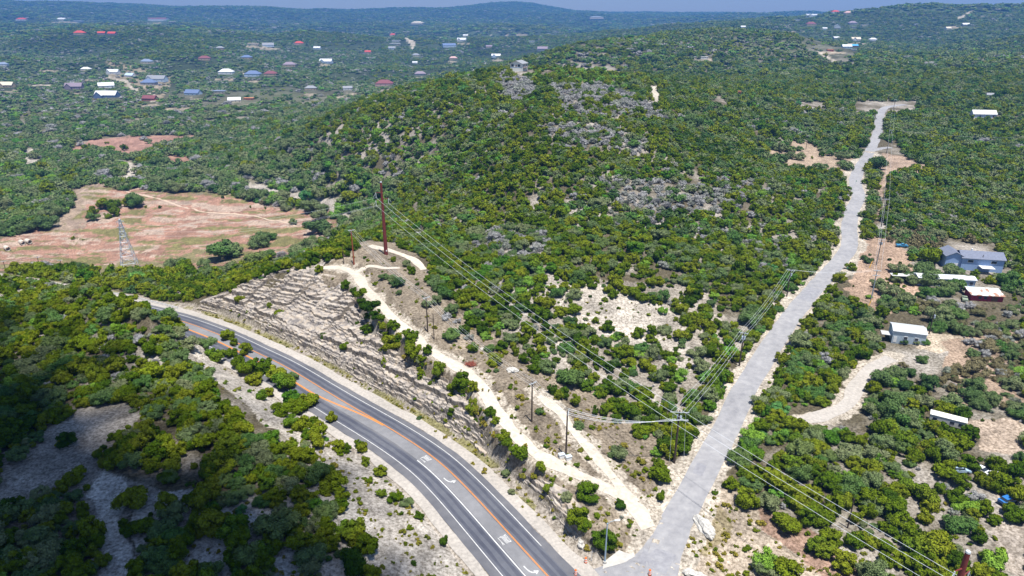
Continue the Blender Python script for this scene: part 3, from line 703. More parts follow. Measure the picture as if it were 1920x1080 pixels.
def twig_mesh(name, m, seed, nb=34):
    """leafless grey crown: forking branches and many fine twigs"""
    rg = random.Random(seed); b = MB()
    for i in range(nb):
        a = rg.uniform(0, 6.283); el = rg.uniform(.35, 1.4); p = Vector((0, 0, .12)); d = Vector((math.cos(a) * math.cos(el), math.sin(a) * math.cos(el), math.sin(el)))
        l = rg.uniform(.5, .95); q = p + d * l * .5; b.tube(p, q, .02, .014, 3, False)
        for j in range(7):
            d2 = (d + Vector((rg.uniform(-.8, .8), rg.uniform(-.8, .8), rg.uniform(-.3, .6)))).normalized(); e = q + d2 * l * rg.uniform(.3, .55); b.tube(q, e, .016, .008, 3, False)
            for k in range(7):
                d3 = (d2 + Vector((rg.uniform(-1, 1), rg.uniform(-1, 1), rg.uniform(-.6, .8)))).normalized(); o = q.lerp(e, rg.uniform(.3, 1)); b.tube(o, o + d3 * rg.uniform(.1, .25), .015, .005, 3, False)
    me = bpy.data.meshes.new(name); me.from_pydata(b.v, [], b.f); me.materials.append(m); return me
def trunk_mesh(name, seed, h=.75, r=.05, limbs=5):
    rg = random.Random(seed); b = MB(); p = Vector((0, 0, -.12)); q = Vector((rg.uniform(-.05, .05), rg.uniform(-.05, .05), h * .35)); b.tube(p, q, r * 1.2, r * .85, 8)
    for i in range(limbs):
        a = 6.283 * i / limbs + rg.uniform(-.4, .4); m_ = q + Vector((math.cos(a) * .2, math.sin(a) * .2, h * .22)); e = m_ + Vector((math.cos(a) * .3, math.sin(a) * .3, h * .3))
        b.tube(q, m_, r * .6, r * .42, 6, False); b.tube(m_, e, r * .42, r * .15, 6)
    me = bpy.data.meshes.new(name); me.from_pydata([tuple(v) for v in b.v], [], b.f); me.materials.append(M['bark']); return me
NEAR = {
 'jun': [crown_mesh("crown", M['jun'], 10 + i, 15 + i % 4, 3800, .072, .72 + .06 * (i % 3)) for i in range(6)],
 'oak': [crown_mesh("crown", M['oak'], 40 + i, 17 + i % 3, 4400, .052, .52 + .05 * (i % 3)) for i in range(5)],
 'brt': [crown_mesh("crown", M['brt'], 60 + i, 14, 3000, .06, .6) for i in range(3)],
 'brn': [crown_mesh("crown", M['brn'], 70 + i, 16, 3600, .048, .5) for i in range(3)],
 'gry': [crown_mesh("crown", M['gry'], 80 + i, 16, 2600, .04, .55, core_sub=2) for i in range(3)] + [twig_mesh("crown", M['gry'], 90 + i) for i in range(2)],
 'shr': [crown_mesh("crown", M['shr'], 100 + i, 7, 700, .11, .55) for i in range(4)],
}
MID = {
 'jun': [crown_mesh("crown", M['jun'], 210 + i, 11, 620, .11, .7, 1) for i in range(5)],
 'oak': [crown_mesh("crown", M['oak'], 240 + i, 12, 620, .10, .52, 1) for i in range(5)],
 'brt': [crown_mesh("crown", M['brt'], 260 + i, 10, 500, .12, .6, 1) for i in range(2)],
 'brn': [crown_mesh("crown", M['brn'], 270 + i, 10, 500, .11, .5, 1) for i in range(2)],
 'gry': [crown_mesh("crown", M['gry'], 280 + i, 12, 600, .09, .5, 1) for i in range(3)],
}
FAR = {k: [crown_mesh("crown", M[k], 310 + i, 7, 90, .16, .5, 1) for i in range(3)] for k in ('jun', 'oak', 'gry', 'brt', 'brn')}
TRUNK = [trunk_mesh("trunk", 500 + i) for i in range(4)]

# ------------------------------------------------------------------ where trees stand
# (polygon in photo pixels, density, {species: weight} or None)
ZONES = [
 ([(362,568),(430,550),(480,533),(520,512),(570,505),(610,497),(650,520),(680,580),(720,645),(790,700),(900,800),(1000,900),(1100,1000),(1110,1040),(1000,985),(900,890),(760,760),(640,690),(500,630),(420,605),(365,585)], .0, None),
 (FIELD, 0, None), (FIELD2, .02, None), (FIELD3, .02, None),
 ([(0,850),(60,835),(90,795),(150,768),(240,755),(250,765),(215,800),(182,835),(175,850),(195,880),(240,880),(300,900),(340,935),(280,940),(245,930),(225,970),(240,1040),(250,1095),(190,1095),(180,1010),(165,960),(165,900),(140,880),(60,920),(0,950)], .01, None),
 ([(300,765),(330,770),(350,845),(320,850)], .05, None),
 ([(328,602),(362,620),(410,658),(462,702),(515,752),(565,800),(555,840),(500,808),(438,762),(385,708),(345,655)], .0, None),
 ([(535,800),(560,770),(600,800),(640,800),(720,870),(800,960),(900,1060),(930,1095),(715,1095),(712,1010),(660,950),(640,900),(590,850),(560,830)], .07, None),
 ([(410,955),(460,938),(505,965),(505,990),(460,990),(420,975)], .02, None),
 ([(340,1030),(400,1005),(455,1015),(400,1045),(350,1070)], .05, None),
 ([(505,1040),(550,1045),(575,1080),(520,1090)], .1, None),
 ([(590,510),(600,497),(640,485),(680,450),(740,455),(785,475),(810,520),(850,575),(900,625),(960,668),(1000,690),(1080,735),(1140,765),(1170,800),(1200,830),(1225,900),(1240,940),(1200,1010),(1150,1045),(1090,1020),(1000,950),(900,860),(780,745),(700,660),(600,560)], .02, None),
 ([(1020,560),(1080,535),(1150,560),(1200,562),(1285,605),(1285,650),(1190,645),(1100,615),(1030,600)], .22, None),
 ([(960,520),(1300,500),(1420,620),(1330,740),(1280,780),(1110,720),(1020,660)], .66, None),
 ([(1270,1095),(1290,960),(1330,900),(1360,930),(1400,960),(1460,1010),(1530,1040),(1620,1095)], .03, None),
 ([(1490,770),(1560,765),(1590,740),(1610,700),(1640,672),(1690,655),(1690,675),(1650,700),(1630,730),(1615,770),(1640,800),(1600,805),(1560,790)], 0, None),
 ([(1690,640),(1720,615),(1750,610),(1800,625),(1830,655),(1790,665),(1740,660),(1700,660)], 0, None),
 ([(1665,590),(1745,595),(1745,650),(1665,645)], 0, None),
 ([(1775,455),(1872,460),(1872,512),(1780,510)], 0, None),
 ([(1700,495),(1820,500),(1820,540),(1700,535)], .12, {'oak': 1}),
 ([(1800,535),(1880,538),(1880,565),(1800,562)], 0, None),
 ([(1830,800),(1870,785),(1930,790),(1930,850),(1870,850),(1810,830),(1800,805)], 0, None),
 ([(1745,770),(1812,785),(1810,812),(1745,795)], 0, None),
 ([(1885,960),(1930,950),(1930,1095),(1890,1040)], .1, None),
 ([(1590,500),(1620,455),(1640,440),(1700,470),(1690,500),(1660,520),(1650,590),(1610,560),(1570,560)], .03, None),
 ([(1640,430),(1700,425),(1790,440),(1850,450),(1780,475),(1700,470),(1650,455)], 1, {'brn': 3, 'oak': 1}),
 ([(1690,540),(1920,560),(1920,780),(1780,760),(1720,720),(1700,680),(1830,655)], .62, {'oak': 3, 'brn': 2, 'jun': 1, 'gry': 1}),
 ([(1540,540),(1700,560),(1670,640),(1560,650),(1510,600)], 1, {'oak': 2, 'jun': 2}),
 ([(1360,840),(1500,860),(1640,800),(1870,880),(1860,1095),(1640,1095),(1500,1010),(1400,960),(1350,880)], .82, {'jun': 7, 'oak': 1.3, 'brt': .3, 'gry': .5, 'shr': .8}),
 ([(1440,285),(1500,265),(1560,285),(1600,290),(1610,305),(1590,330),(1540,315),(1490,310),(1430,300)], .06, {'oak': 1}),
 ([(1645,300),(1665,290),(1740,308),(1742,325),(1700,320),(1665,330),(1660,380),(1652,430),(1640,430),(1645,350)], .05, None),
 ([(1618,262),(1690,265),(1692,292),(1640,294)], 0, None), ([(1600,192),(1720,188),(1725,205),(1600,212)], 0, None), ([(1330,183),(1350,180),(1370,200),(1340,205)], .1, None), ([(1480,190),(1555,192),(1550,206),(1485,204)], .1, None), ([(1490,60),(1530,64),(1570,95),(1600,118),(1570,118),(1520,95)], .1, None), ([(1515,88),(1610,88),(1600,104),(1560,106)], .05, None),
 ([(1216,162),(1234,160),(1240,192),(1216,194)], 0, None),
 ([(1000,340),(1010,340),(1010,380),(990,380)], .1, None), ([(1298,310),(1312,310),(1312,352),(1300,352)], 0, None),
 ([(1020,238),(1080,228),(1150,235),(1210,262),(1200,285),(1100,275),(1030,270)], .95, {'gry': 5, 'oak': 1.5, 'jun': 1.2}),
 ([(890,435),(960,425),(1020,440),(1030,470),(960,480),(890,465)], .95, {'gry': 5, 'oak': 1.5, 'jun': 1.2}),
 ([(1140,335),(1260,340),(1370,360),(1360,390),(1240,395),(1150,370)], .95, {'gry': 4, 'oak': 2, 'jun': 1}),
 ([(930,135),(975,140),(1010,165),(980,190),(940,180)], .9, {'gry': 6, 'jun': 1}),
 ([(1030,165),(1120,155),(1200,185),(1250,220),(1160,220),(1060,200)], .85, {'gry': 4, 'jun': 2}),
 ([(980,125),(1150,125),(1180,145),(1100,155),(1040,150),(990,140)], .35, {'jun': 1, 'brt': 1}),
 ([(760,275),(830,245),(900,260),(880,330),(800,360),(760,330)], 1, {'brt': 4, 'oak': 3, 'jun': 3}),
 ([(690,210),(760,190),(740,240),(640,290),(600,280)], 1, {'brt': 2, 'oak': 1, 'jun': 3}),
 ([(640,380),(700,330),(760,380),(740,430),(690,430)], 1, {'brt': 3, 'oak': 3, 'jun': 2}),
 ([(430,325),(480,345),(560,362),(640,378),(700,415),(670,420),(600,388),(480,362)], .12, {'brt': 1}),
 ([(230,300),(262,300),(262,310),(245,335),(215,345),(205,335),(235,325)], 0, None), ([(36,280),(70,275),(72,318),(45,315)], .1, None),
 ([(115,350),(155,355),(160,400),(150,430),(90,440),(110,410),(140,390)], .1, None),
 ([(260,170),(330,160),(360,180),(280,185)], .3, None), ([(290,140),(300,160),(270,172),(240,160)], .4, None),
 ([(0,525),(60,530),(250,570),(400,605),(420,640),(330,605),(200,585),(0,560)], .9, {'jun': 3, 'oak': 1}),
 ([(0,640),(330,620),(480,740),(640,900),(700,1000),(720,1095),(0,1095)], .97, {'jun': 5, 'oak': 2, 'brt': .35, 'gry': .5}),
 ([(0,505),(560,495),(640,440),(700,430),(660,500),(590,500),(480,545),(370,575),(240,560),(0,520)], 1, {'jun': 6, 'oak': 1, 'brt': 1.2}),
]
W_HILL = {'jun': 6.3, 'oak': 1.9, 'brt': .9, 'gry': 1.7}; W_VAL = {'jun': 1.9, 'oak': 5, 'brt': .7, 'gry': 2.0, 'brn': .6}; W_RIGHT = {'jun': 4.5, 'oak': 3.4, 'brt': .5, 'gry': .7, 'brn': .5}
SP = ['jun', 'oak', 'brt', 'gry', 'brn', 'shr']
def pick(W, u):
    p = np.array([W.get(s, 0) for s in SP], float); return np.searchsorted(np.cumsum(p / p.sum()), np.clip(u, 0, .9999))
def zone_info(px, py, x=None, y=None):
    if x is not None:
        k = np.clip(py / 620, .12, 1); px = px + fbm(x, y, 11, 3) * 26 * k; py = py + fbm(x + 333, y, 11, 3) * 13 * k
    den = np.full(px.shape, .97); zi = np.full(px.shape, -1)
    for i, (poly, d, W) in reversed(list(enumerate(ZONES))):
        m = inpoly(px, py, poly); den[m] = d; zi[m] = i
    return den, zi
ZONES = [(ell(*y_), .04, None) for y_ in YARDS] * 0 + ZONES + [(ell(*y_), .05, None) for y_ in YARDS] + [(q_, 0, None) for q_ in STREETS]
# buildings (filled in by the building section below): x, y, radius
CLEAR = []
BUILD = []
# ------------------------------------------------------------------ buildings
def depth_of(p): return p.y * CS - (p.z - CAMZ) * SN
PAL = {'red': (.50,.07,.05), 'maroon': (.20,.065,.075), 'white': (.64,.65,.67), 'grey': (.26,.27,.30), 'blue grey': (.20,.25,.36), 'slate blue': (.13,.18,.32), 'mauve': (.25,.20,.25), 'cream': (.66,.58,.46), 'tan': (.48,.37,.26), 'orange': (.62,.26,.12), 'bright blue': (.10,.38,.70), 'brick': (.34,.12,.09), 'pink': (.55,.35,.33), 'pale blue': (.45,.55,.68)}
RM, WM = {}, {}
def rmat_(c):
    if c not in RM: RM[c] = mat(c.replace(' ', '_') + "_roofing", PAL[c], .55 if c == 'white' else .75, var=.18, scale=.8)
    return RM[c]
def wmat_(c):
    if c not in WM: WM[c] = mat(c.replace(' ', '_') + "_siding", PAL[c], .8, var=.12, scale=.6)
    return WM[c]
M['glass'] = mat("dark_window_glass", (.03,.04,.06), .15, spec=.6, var=.05)
M['trim'] = mat("white_trim", (.75,.75,.75), .6)
M['door'] = mat("brown_door", (.16,.08,.05), .6)
def gable(b, w, d, h, rise, ov=.5, t=.22, axis=0, x0=0, y0=0):
    """roof slabs; ridge along x when axis = 0"""
    W, D_ = (w, d) if axis == 0 else (d, w)
    def P(u, v, z): return (x0 + u, y0 + v, z) if axis == 0 else (x0 + v, y0 + u, z)
    u = W / 2 + ov; v = D_ / 2 + ov; e = h - rise * ov / (D_ / 2)
    for sgn in (-1, 1):
        V = [P(-u, sgn * v, e), P(u, sgn * v, e), P(u, 0, h + rise), P(-u, 0, h + rise)]
        V2 = [(p[0], p[1], p[2] + t) for p in V]
        b.add(V + V2, [(0,1,2,3),(4,5,6,7),(0,1,5,4),(1,2,6,5),(2,3,7,6),(3,0,4,7)])
def hip(b, w, d, h, rise, ov=.5, x0=0, y0=0):
    u, v = w / 2 + ov, d / 2 + ov; e = h - .15; r = max(w - d, w * .15) / 2
    V = [(-u,-v,e),(u,-v,e),(u,v,e),(-u,v,e),(-r,0,h+rise),(r,0,h+rise),(-u,-v,e-.2),(u,-v,e-.2),(u,v,e-.2),(-u,v,e-.2)]
    V = [(x + x0, y + y0, z) for x, y, z in V]
    b.add(V, [(0,1,5,4),(1,2,5),(2,3,4,5),(3,0,4),(9,8,7,6),(0,6,7,1),(1,7,8,2),(2,8,9,3),(3,9,6,0)])
def walls(b, w, d, h, rise=0, axis=0, x0=0, y0=0, z0=-1.5):
    b.box(x0 - w / 2, y0 - d / 2, z0, x0 + w / 2, y0 + d / 2, h)
    if rise:
        if axis == 0:
            for s in (-1, 1):
                x = x0 + s * (w / 2 - .01); b.add([(x, y0 - d / 2, h), (x, y0 + d / 2, h), (x, y0, h + rise)], [(0, 1, 2)])
        else:
            for s in (-1, 1):
                y = y0 + s * (d / 2 - .01); b.add([(x0 - w / 2, y, h), (x0 + w / 2, y, h), (x0, y, h + rise)], [(0, 1, 2)])
def house(px, py, wpx, kind, rc, wc, rot, label, dr=.55, h=3.0, cat="house", nm="house"):
    p = hit(px, py, GR); w_ = wpx * depth_of(p) / FPX; d = w_ * dr; h = max(h, 1.8 + w_ * .085); rise = min(d * .34, 7)
    t = thing(nm, label, cat, (p.x, p.y, p.z), R(rot), "houses scattered over the valley and hills" if cat == "house" else None)
    wl, rf = MB(), MB()
    if kind == 'hip': walls(wl, w_ * .94, d * .94, h); hip(rf, w_ * .94, d * .94, h, rise)
    elif kind == 'flat': walls(wl, w_ * .96, d * .9, h); rf.box(-w_ / 2, -d / 2, h + .002, w_ / 2, d / 2, h + .3)
    elif kind == 'cross':
        walls(wl, w_ * .94, d * .7, h, rise, 0); gable(rf, w_ * .94, d * .7, h, rise)
        walls(wl, w_ * .34, d * .62, h + .01, rise * .9, 1, -w_ * .22, -d * .32); gable(rf, w_ * .34, d * .62, h + .03, rise * .9, axis=1, x0=-w_ * .22, y0=-d * .32)
    else: walls(wl, w_ * .94, d * .9, h, rise, 0); gable(rf, w_ * .94, d * .9, h, rise)
    wl.build("wall", wmat_(wc), t); rf.build("roof", rmat_(rc), t)
    front = -(d * .47 if kind == 'hip' else d * .45 if kind == 'flat' else d * .45)
    if kind == 'cross': front = -d * .35
    n_ = 3 if w_ > 12 else 2
    for i in range(n_):
        x = (i - (n_ - 1) / 2) * w_ * .27 + w_ * .08
        if kind == 'cross' and x < -w_ * .02: continue
        MB().box(x - .7, front - .05, 1.0, x + .7, front + .05, 2.2).build("window", M['glass'], t)
    MB().box(w_ * .36 - .5, front - .06, 0, w_ * .36 + .5, front + .04, 2.1).build("door", M['door'], t)
    CLEAR.append((p.x, p.y, w_ * .62)); BUILD.append((px - wpx * .55, py - wpx * .32 - 3, px + wpx * .55, py + 3 + wpx * .05, math.hypot(p.x, p.y)))
    return t
HOUSES = [
 (41,38,18,'hip','red','white',5,"red roofed house at the far left below the skyline"),
 (117,38,17,'gable','white','cream',-10,"small white house on the left hilltop right of the far red roof"),
 (145,41,22,'flat','white','white',8,"long low white house on the left hilltop"),
 (150,64,20,'hip','red','tan',0,"bright red roofed house alone on the dark left hill"),
 (191,64,14,'gable','red','mauve',10,"left one of two bright red roofed houses side by side"),
 (211,65,16,'gable','red','mauve',-5,"right one of two bright red roofed houses side by side"),
 (298,39,35,'gable','maroon','white',3,"very long white house with dark red roof below the left skyline"),
 (510,41,18,'flat','tan','cream',0,"small tan house on the second ridge left of centre"),
 (475,84,20,'flat','cream','cream',5,"cream house among pale yards in the upper valley"),
 (503,87,22,'gable','grey','pale blue',20,"grey roofed house beside pale yards in the upper valley"),
 (561,83,17,'hip','red','pink',5,"red roofed house right of the pale yards in the upper valley"),
 (595,92,14,'gable','white','pale blue',-8,"small bluish white house right of the red roofed upper valley house"),
 (413,92,15,'hip','grey','tan',0,"small grey roofed house in the woods above the maroon roof"),
 (384,112,22,'hip','maroon','tan',8,"maroon hip roofed house alone in the mid valley woods"),
 (463,110,20,'hip','slate blue','tan',-5,"blue roofed tan walled house with a drive to its right"),
 (543,124,24,'hip','mauve','tan',5,"mauve roofed house with a short pale drive in front"),
 (612,118,25,'cross','white','pale blue',-8,"white roofed house with blue walls right of the mauve roof"),
 (276,118,22,'hip','blue grey','cream',-12,"blue grey roofed house above the white cluster in the left valley"),
 (6,123,18,'hip','blue grey','white',5,"blue grey roofed house cut by the left picture edge"),
 (162,132,18,'hip','white','cream',0,"small white hip roofed house in the left valley"),
 (213,138,24,'cross','white','white',-6,"white roofed house with several gables left of centre valley"),
 (245,144,20,'gable','pale blue','white',-20,"pale blue roofed house above the road in the left valley"),
 (425,138,28,'hip','white','white',0,"brilliant white hip roofed house with a stony yard"),
 (475,142,30,'hip','slate blue','pale blue',-4,"large blue roofed house beside a pale straight drive"),
 (508,141,24,'hip','maroon','tan',0,"low maroon roofed house right of the large blue roof"),
 (295,152,38,'cross','grey','pale blue',-6,"large grey roofed house with pale blue walls in the left valley"),
 (280,158,28,'hip','slate blue','grey',0,"low dark blue roof in front of the large grey roofed house"),
 (15,163,28,'cross','cream','tan',-8,"tan two part house near the left picture edge"),
 (140,166,32,'cross','mauve','mauve',6,"mauve roofed brown house in the left valley"),
 (200,164,28,'gable','white','white',28,"white roofed house set at an angle above the long white one"),
 (202,183,44,'cross','white','slate blue',-4,"long white roofed house with dark gables in the left valley"),
 (282,188,27,'gable','maroon','brick',-8,"red brick house with steep maroon roof"),
 (363,178,30,'gable','slate blue','pale blue',-10,"blue roofed house left of the flat blue grey roof"),
 (412,174,24,'flat','blue grey','cream',-2,"blue grey shed roofed house in the centre of the left valley"),
 (440,191,24,'gable','white','cream',18,"white roofed house tilted beside bare pale ground"),
 (467,187,18,'flat','orange','brick',0,"small orange roofed house right of the tilted white roof"),
 (583,168,22,'hip','grey','tan',6,"grey hip roofed house near the pale track under the big hill"),
 (737,67,13,'hip','red','cream',0,"small red roofed house in the far centre valley"),
 (743,78,16,'flat','white','white',4,"low white house below the small red roof in the far centre valley"),
 (741,84,20,'flat','white','cream',-3,"second long low white house beside the zigzag drive"),
 (735,92,14,'gable','grey','pale blue',6,"small grey roofed house under the long low white ones"),
 (690,99,12,'gable','red','pink',0,"tiny red roofed house in the open middle valley"),
 (783,45,25,'hip','cream','cream',0,"large cream house on the wooded ridge below the round hill"),
 (866,77,18,'cross','white','white',-14,"white house with several roofs in the far centre valley"),
 (873,68,10,'gable','white','cream',0,"small white house above the one with several roofs"),
 (842,88,26,'gable','slate blue','pale blue',16,"long blue roofed house in the far centre valley"),
 (930,107,18,'cross','white','pale blue',4,"bluish white house left of the hilltop house"),
 (997,79,12,'flat','white','white',0,"small white house above and right of the hilltop house"),
 (1017,94,20,'gable','mauve','grey',-3,"mauve roofed house at the foot of the second hill"),
 (780,105,14,'hip','grey','cream',0,"small pale roofed house in the middle valley above dark trees"),
 (850,111,16,'hip','pink','tan',0,"pinkish roofed house in the middle valley"),
 (778,119,10,'gable','white','white',10,"tiny white gabled house among dark round trees"),
 (788,141,22,'hip','mauve','grey',8,"mauve grey hip roofed house left of the big green hill"),
 (721,160,34,'hip','maroon','pink',3,"large maroon roofed house nearest the big green hill"),
 (652,168,18,'gable','grey','white',12,"pale grey roofed house left of the large maroon roof"),
 (917,89,12,'gable','mauve','tan',0,"small mauve roofed house in the far valley behind the hill"),
 (1118,35,27,'hip','grey','cream',0,"long pale house on the blue far ridge right of centre"),
 (1494,38,12,'flat','white','white',0,"leftmost white building on the right ridge"),
 (1521,31,22,'cross','white','white',0,"large white house with arches on the right ridge"),
 (1544,25,9,'flat','white','cream',0,"small white house on the right skyline"),
 (1566,24,14,'hip','red','white',0,"red roofed white house on the right skyline"),
 (1590,26,15,'hip','pink','tan',0,"pink roofed house on the right skyline"),
 (1598,45,16,'hip','mauve','grey',0,"mauve roofed house right of the steep white roof"),
 (1601,52,10,'flat','white','grey',0,"small flat white roof below the mauve one on the right hill"),
 (1621,48,13,'flat','white','cream',0,"low white house at the right of the hill cluster"),
 (1520,47,18,'hip','maroon','tan',0,"maroon roofed house left of the steep white roof"),
 (1546,55,9,'gable','white','pale blue',0,"tiny white house between the maroon and the steep white roof"),
 (1567,73,12,'gable','white','grey',12,"white roofed house above the cul de sac with the blue roof"),
 (1604,76,18,'cross','cream','white',0,"cream house behind the big white metal roof on the hill"),
 (1636,76,14,'hip','white','white',0,"white hip roofed house right of the cream one on the hill"),
 (1587,90,18,'gable','white','pale blue',-4,"big white metal roofed house on the right hill"),
 (1602,88,12,'gable','bright blue','brick',0,"bright blue roofed house beside the big white metal roof"),
 (1556,96,12,'flat','orange','brick',0,"small orange red building by the pale yard on the right hill"),
 (1601,95,11,'flat','white','grey',-12,"low white shed in front of the bright blue roof"),
 (1718,46,8,'flat','white','white',0,"tiny white house below the right crest"),
 (1810,48,13,'gable','white','grey',-6,"white roofed house under the far right crest"),
 (1842,31,8,'flat','white','cream',0,"tiny white house just under the far right skyline"),
 (1777,55,12,'gable','cream','white',15,"cream house beside bare ground on the far right hill"),
 (1320,110,14,'flat','white','white',0,"long white house across the small valley behind the hilltop"),
 (1301,110,8,'flat','white','cream',0,"small white shed left of the long white house behind the hilltop"),
 (1393,52,9,'gable','white','white',0,"single white house on the wooded ridge right of centre"),
 (1857,183,15,'gable','grey','white',-20,"small grey roofed house above the white metal roof at right"),
 (1385,177,8,'flat','orange','orange',0,"tiny orange shed in the woods behind the hill"),
]
for a in HOUSES: house(*a)
house(1570, 52, 14, 'gable', 'white', 'white', 68, "tall house with a very steep white roof on the right hill", dr=.9, h=5)
# white metal building at right
house(1842, 220, 42, 'gable', 'white', 'pale blue', -9, "white metal roofed building with pale blue walls in the woods at far right", dr=.42, h=3.4)
def place(px, py): p = hit(px, py, GR); return p
def win(t, x0, x1, z0, z1, y, m=None, nm="window"):
    f = MB().box(x0 - .1, y - .05, z0 - .1, x1 + .1, y + .06, z1 + .1).build(nm, M['trim'], t)
    MB().box(x0, y - .09, z0, x1, y - .052, z1).build("pane", M['glass'], f); return f
# the house on the hilltop: gable end towards the camera, white lower storey, side deck
p = place(973, 133); p.z += 1.0; k = depth_of(p) / FPX; w_ = 24 * k
t = thing("house", "white house with blue trim standing on top of the central hill", "house", (p.x, p.y, p.z), R(-24)); CLEAR.append((p.x, p.y, 16)); BUILD.append((955, 108, 1002, 140, math.hypot(p.x, p.y)))
wl = MB(); walls(wl, w_, w_ * 1.1, 6.2, w_ * .2, 1); wl.build("wall", mat("white_clapboard", (.74,.75,.72), .7), t)
rf = MB(); gable(rf, w_, w_ * 1.1, 6.2, w_ * .2, axis=1, ov=.7); rf.build("roof", rmat_('grey'), t)
bw = MB(); bw.box(-w_ / 2 - .05, -w_ * .55 - .08, 2.6, w_ / 2 + .05, -w_ * .55 - .001, 2.9); bw.build("trim_band", mat("blue_trim", (.25,.38,.62), .6), t)
for x in (-w_ * .30, w_ * .24): win(t, x - 1.3, x + 1.3, 3.3, 5.5, -w_ * .55 - .05)
MB().box(-.55, -w_ * .55 - .1, 2.95, .55, -w_ * .55, 5.2).build("door", M['door'], t)
for y in (-w_ * .3, 0, w_ * .3):
    f = MB().box(w_ / 2 - .02, y - 1, 3.3, w_ / 2 + .06, y + 1, 5.2).build("window", M['glass'], t)
dk = MB(); dk.box(w_ / 2 + .07, -w_ * .45, 2.6, w_ / 2 + 3, w_ * .4, 2.85)
for y in (-w_ * .4, 0, w_ * .35): dk.tube((w_ / 2 + 2.8, y, -2), (w_ / 2 + 2.8, y, 3.9), .12)
dk.tube((w_ / 2 + 2.8, -w_ * .45, 3.8), (w_ / 2 + 2.8, w_ * .4, 3.8), .06); dk.build("deck", mat("grey_deck_wood", (.25,.2,.2), .8), t)
# blue house
p = place(1822, 503); k = depth_of(p) / FPX
t = thing("house", "light blue two storey house with slate grey roof near the tan oaks", "house", (p.x, p.y, p.z), R(-12)); CLEAR.append((p.x, p.y, 12))
bl = mat("light_blue_siding", (.26,.38,.62), .7); wl = MB(); W_ = 70 * k
walls(wl, W_, 8, 5.2, 1.9, 0, 2.5, 1.5); walls(wl, 6.5, 9, 5.4, 1.7, 1, -W_ / 2 - .2, 2.6); wl.build("wall", bl, t)
sl = mat("slate_grey_shingles", (.17,.19,.26), .85, var=.25, scale=1.5)
rf = MB(); gable(rf, W_, 8, 5.2, 1.9, x0=2.5, y0=1.5); gable(rf, 6.5, 9, 5.4, 1.7, axis=1, x0=-W_ / 2 - .2, y0=2.6); r_ = rf.build("roof", sl, t)
MB().box(-1, 2, 6.4, -.4, 2.6, 7.9).build("chimney", M['trim'], r_)
for x in (-2.2, 6.5): win(t, x - 1, x + 1, 3.4, 4.4, -2.55)
MB().box(-W_ / 2 - 1.5, -1.98, 0, -W_ / 2 + 1.5, -1.88, 2.4).build("garage_door", M['trim'], t)
MB().box(1, -6.5, 2.2, 6, -2.6, 2.35).build("porch_roof", rmat_('white'), t)
# mobile home behind the oaks
p = place(1768, 533); k = depth_of(p) / FPX; W_ = 98 * k
t = thing("mobile_home", "long white roofed mobile home half hidden by oaks in front of the blue house", "mobile home", (p.x, p.y, p.z), R(-9)); CLEAR.append((p.x, p.y, 7)); CLEAR.append((p.x - 7, p.y + 1, 5)); CLEAR.append((p.x + 7, p.y - 1, 5))
MB().box(-W_ / 2, -2.4, -.6, W_ / 2, 2.4, 3.2).build("wall", mat("pale_blue_panel", (.38,.50,.66), .6), t)
rf = MB(); gable(rf, W_, 4.8, 3.2, .6, ov=.4); rf.build("roof", mat("glossy_white_metal", (.60,.63,.67), .4), t)
for x in (-8, -4, 1, 5, 9): win(t, x - .6, x + .6, 1.3, 2.4, -2.45)
MB().box(-1.9, -2.5, .2, -1, -2.41, 2.3).build("door", M['door'], t)
MB().box(-W_ / 2 - 9.2, -.6, 2.6, -W_ / 2 - .45, 2.4, 2.8).build("carport_roof", mat("white_metal_sheet", (.58,.58,.57), .5), t)
# red shed with rusty white roof
p = place(1843, 560); k = depth_of(p) / FPX; W_ = 54 * k
t = thing("shed", "low red shed with rust patched white metal roof", "shed", (p.x, p.y, p.z), R(-10)); CLEAR.append((p.x, p.y, 8))
MB().box(-W_ / 2, -2.8, -.8, W_ / 2, 2.8, 2.5).build("wall", mat("dark_red_boards", (.32,.03,.06), .7, var=.3), t)
mm, nt_, b_ = new_mat("rusty_white_metal"); N = nt_.nodes; tc = N.new("ShaderNodeTexCoord"); nz = N.new("ShaderNodeTexNoise"); nz.inputs["Scale"].default_value = .28; nz.inputs["Detail"].default_value = 4
rp = N.new("ShaderNodeValToRGB"); e = rp.color_ramp.elements; e[0].position = .50; e[0].color = (.66,.74,.76,1); e[1].position = .55; e[1].color = (.36,.20,.14,1)
nt_.links.new(tc.outputs["Object"], nz.inputs[0]); nt_.links.new(nz.outputs["Fac"], rp.inputs[0]); nt_.links.new(rp.outputs[0], b_.inputs["Base Color"]); b_.inputs["Roughness"].default_value = .5
rf = MB(); rf.add([(-W_/2-.4,-3.3,2.35),(W_/2+.4,-3.3,2.35),(W_/2+.4,3.3,3.2),(-W_/2-.4,3.3,3.2),(-W_/2-.4,-3.3,2.5),(W_/2+.4,-3.3,2.5),(W_/2+.4,3.3,3.35),(-W_/2-.4,3.3,3.35)], [(3,2,1,0),(4,5,6,7),(0,1,5,4),(1,2,6,5),(2,3,7,6),(3,0,4,7)]); rf.build("roof", mm, t)
MB().box(1.5, -2.86, 0, 3.7, -2.801, 2.1).build("door", M['door'], t)
for x in (-2.5, -.6): MB().box(x - .5, -2.86, .9, x + .5, -2.801, 1.9).build("window", M['glass'], t)
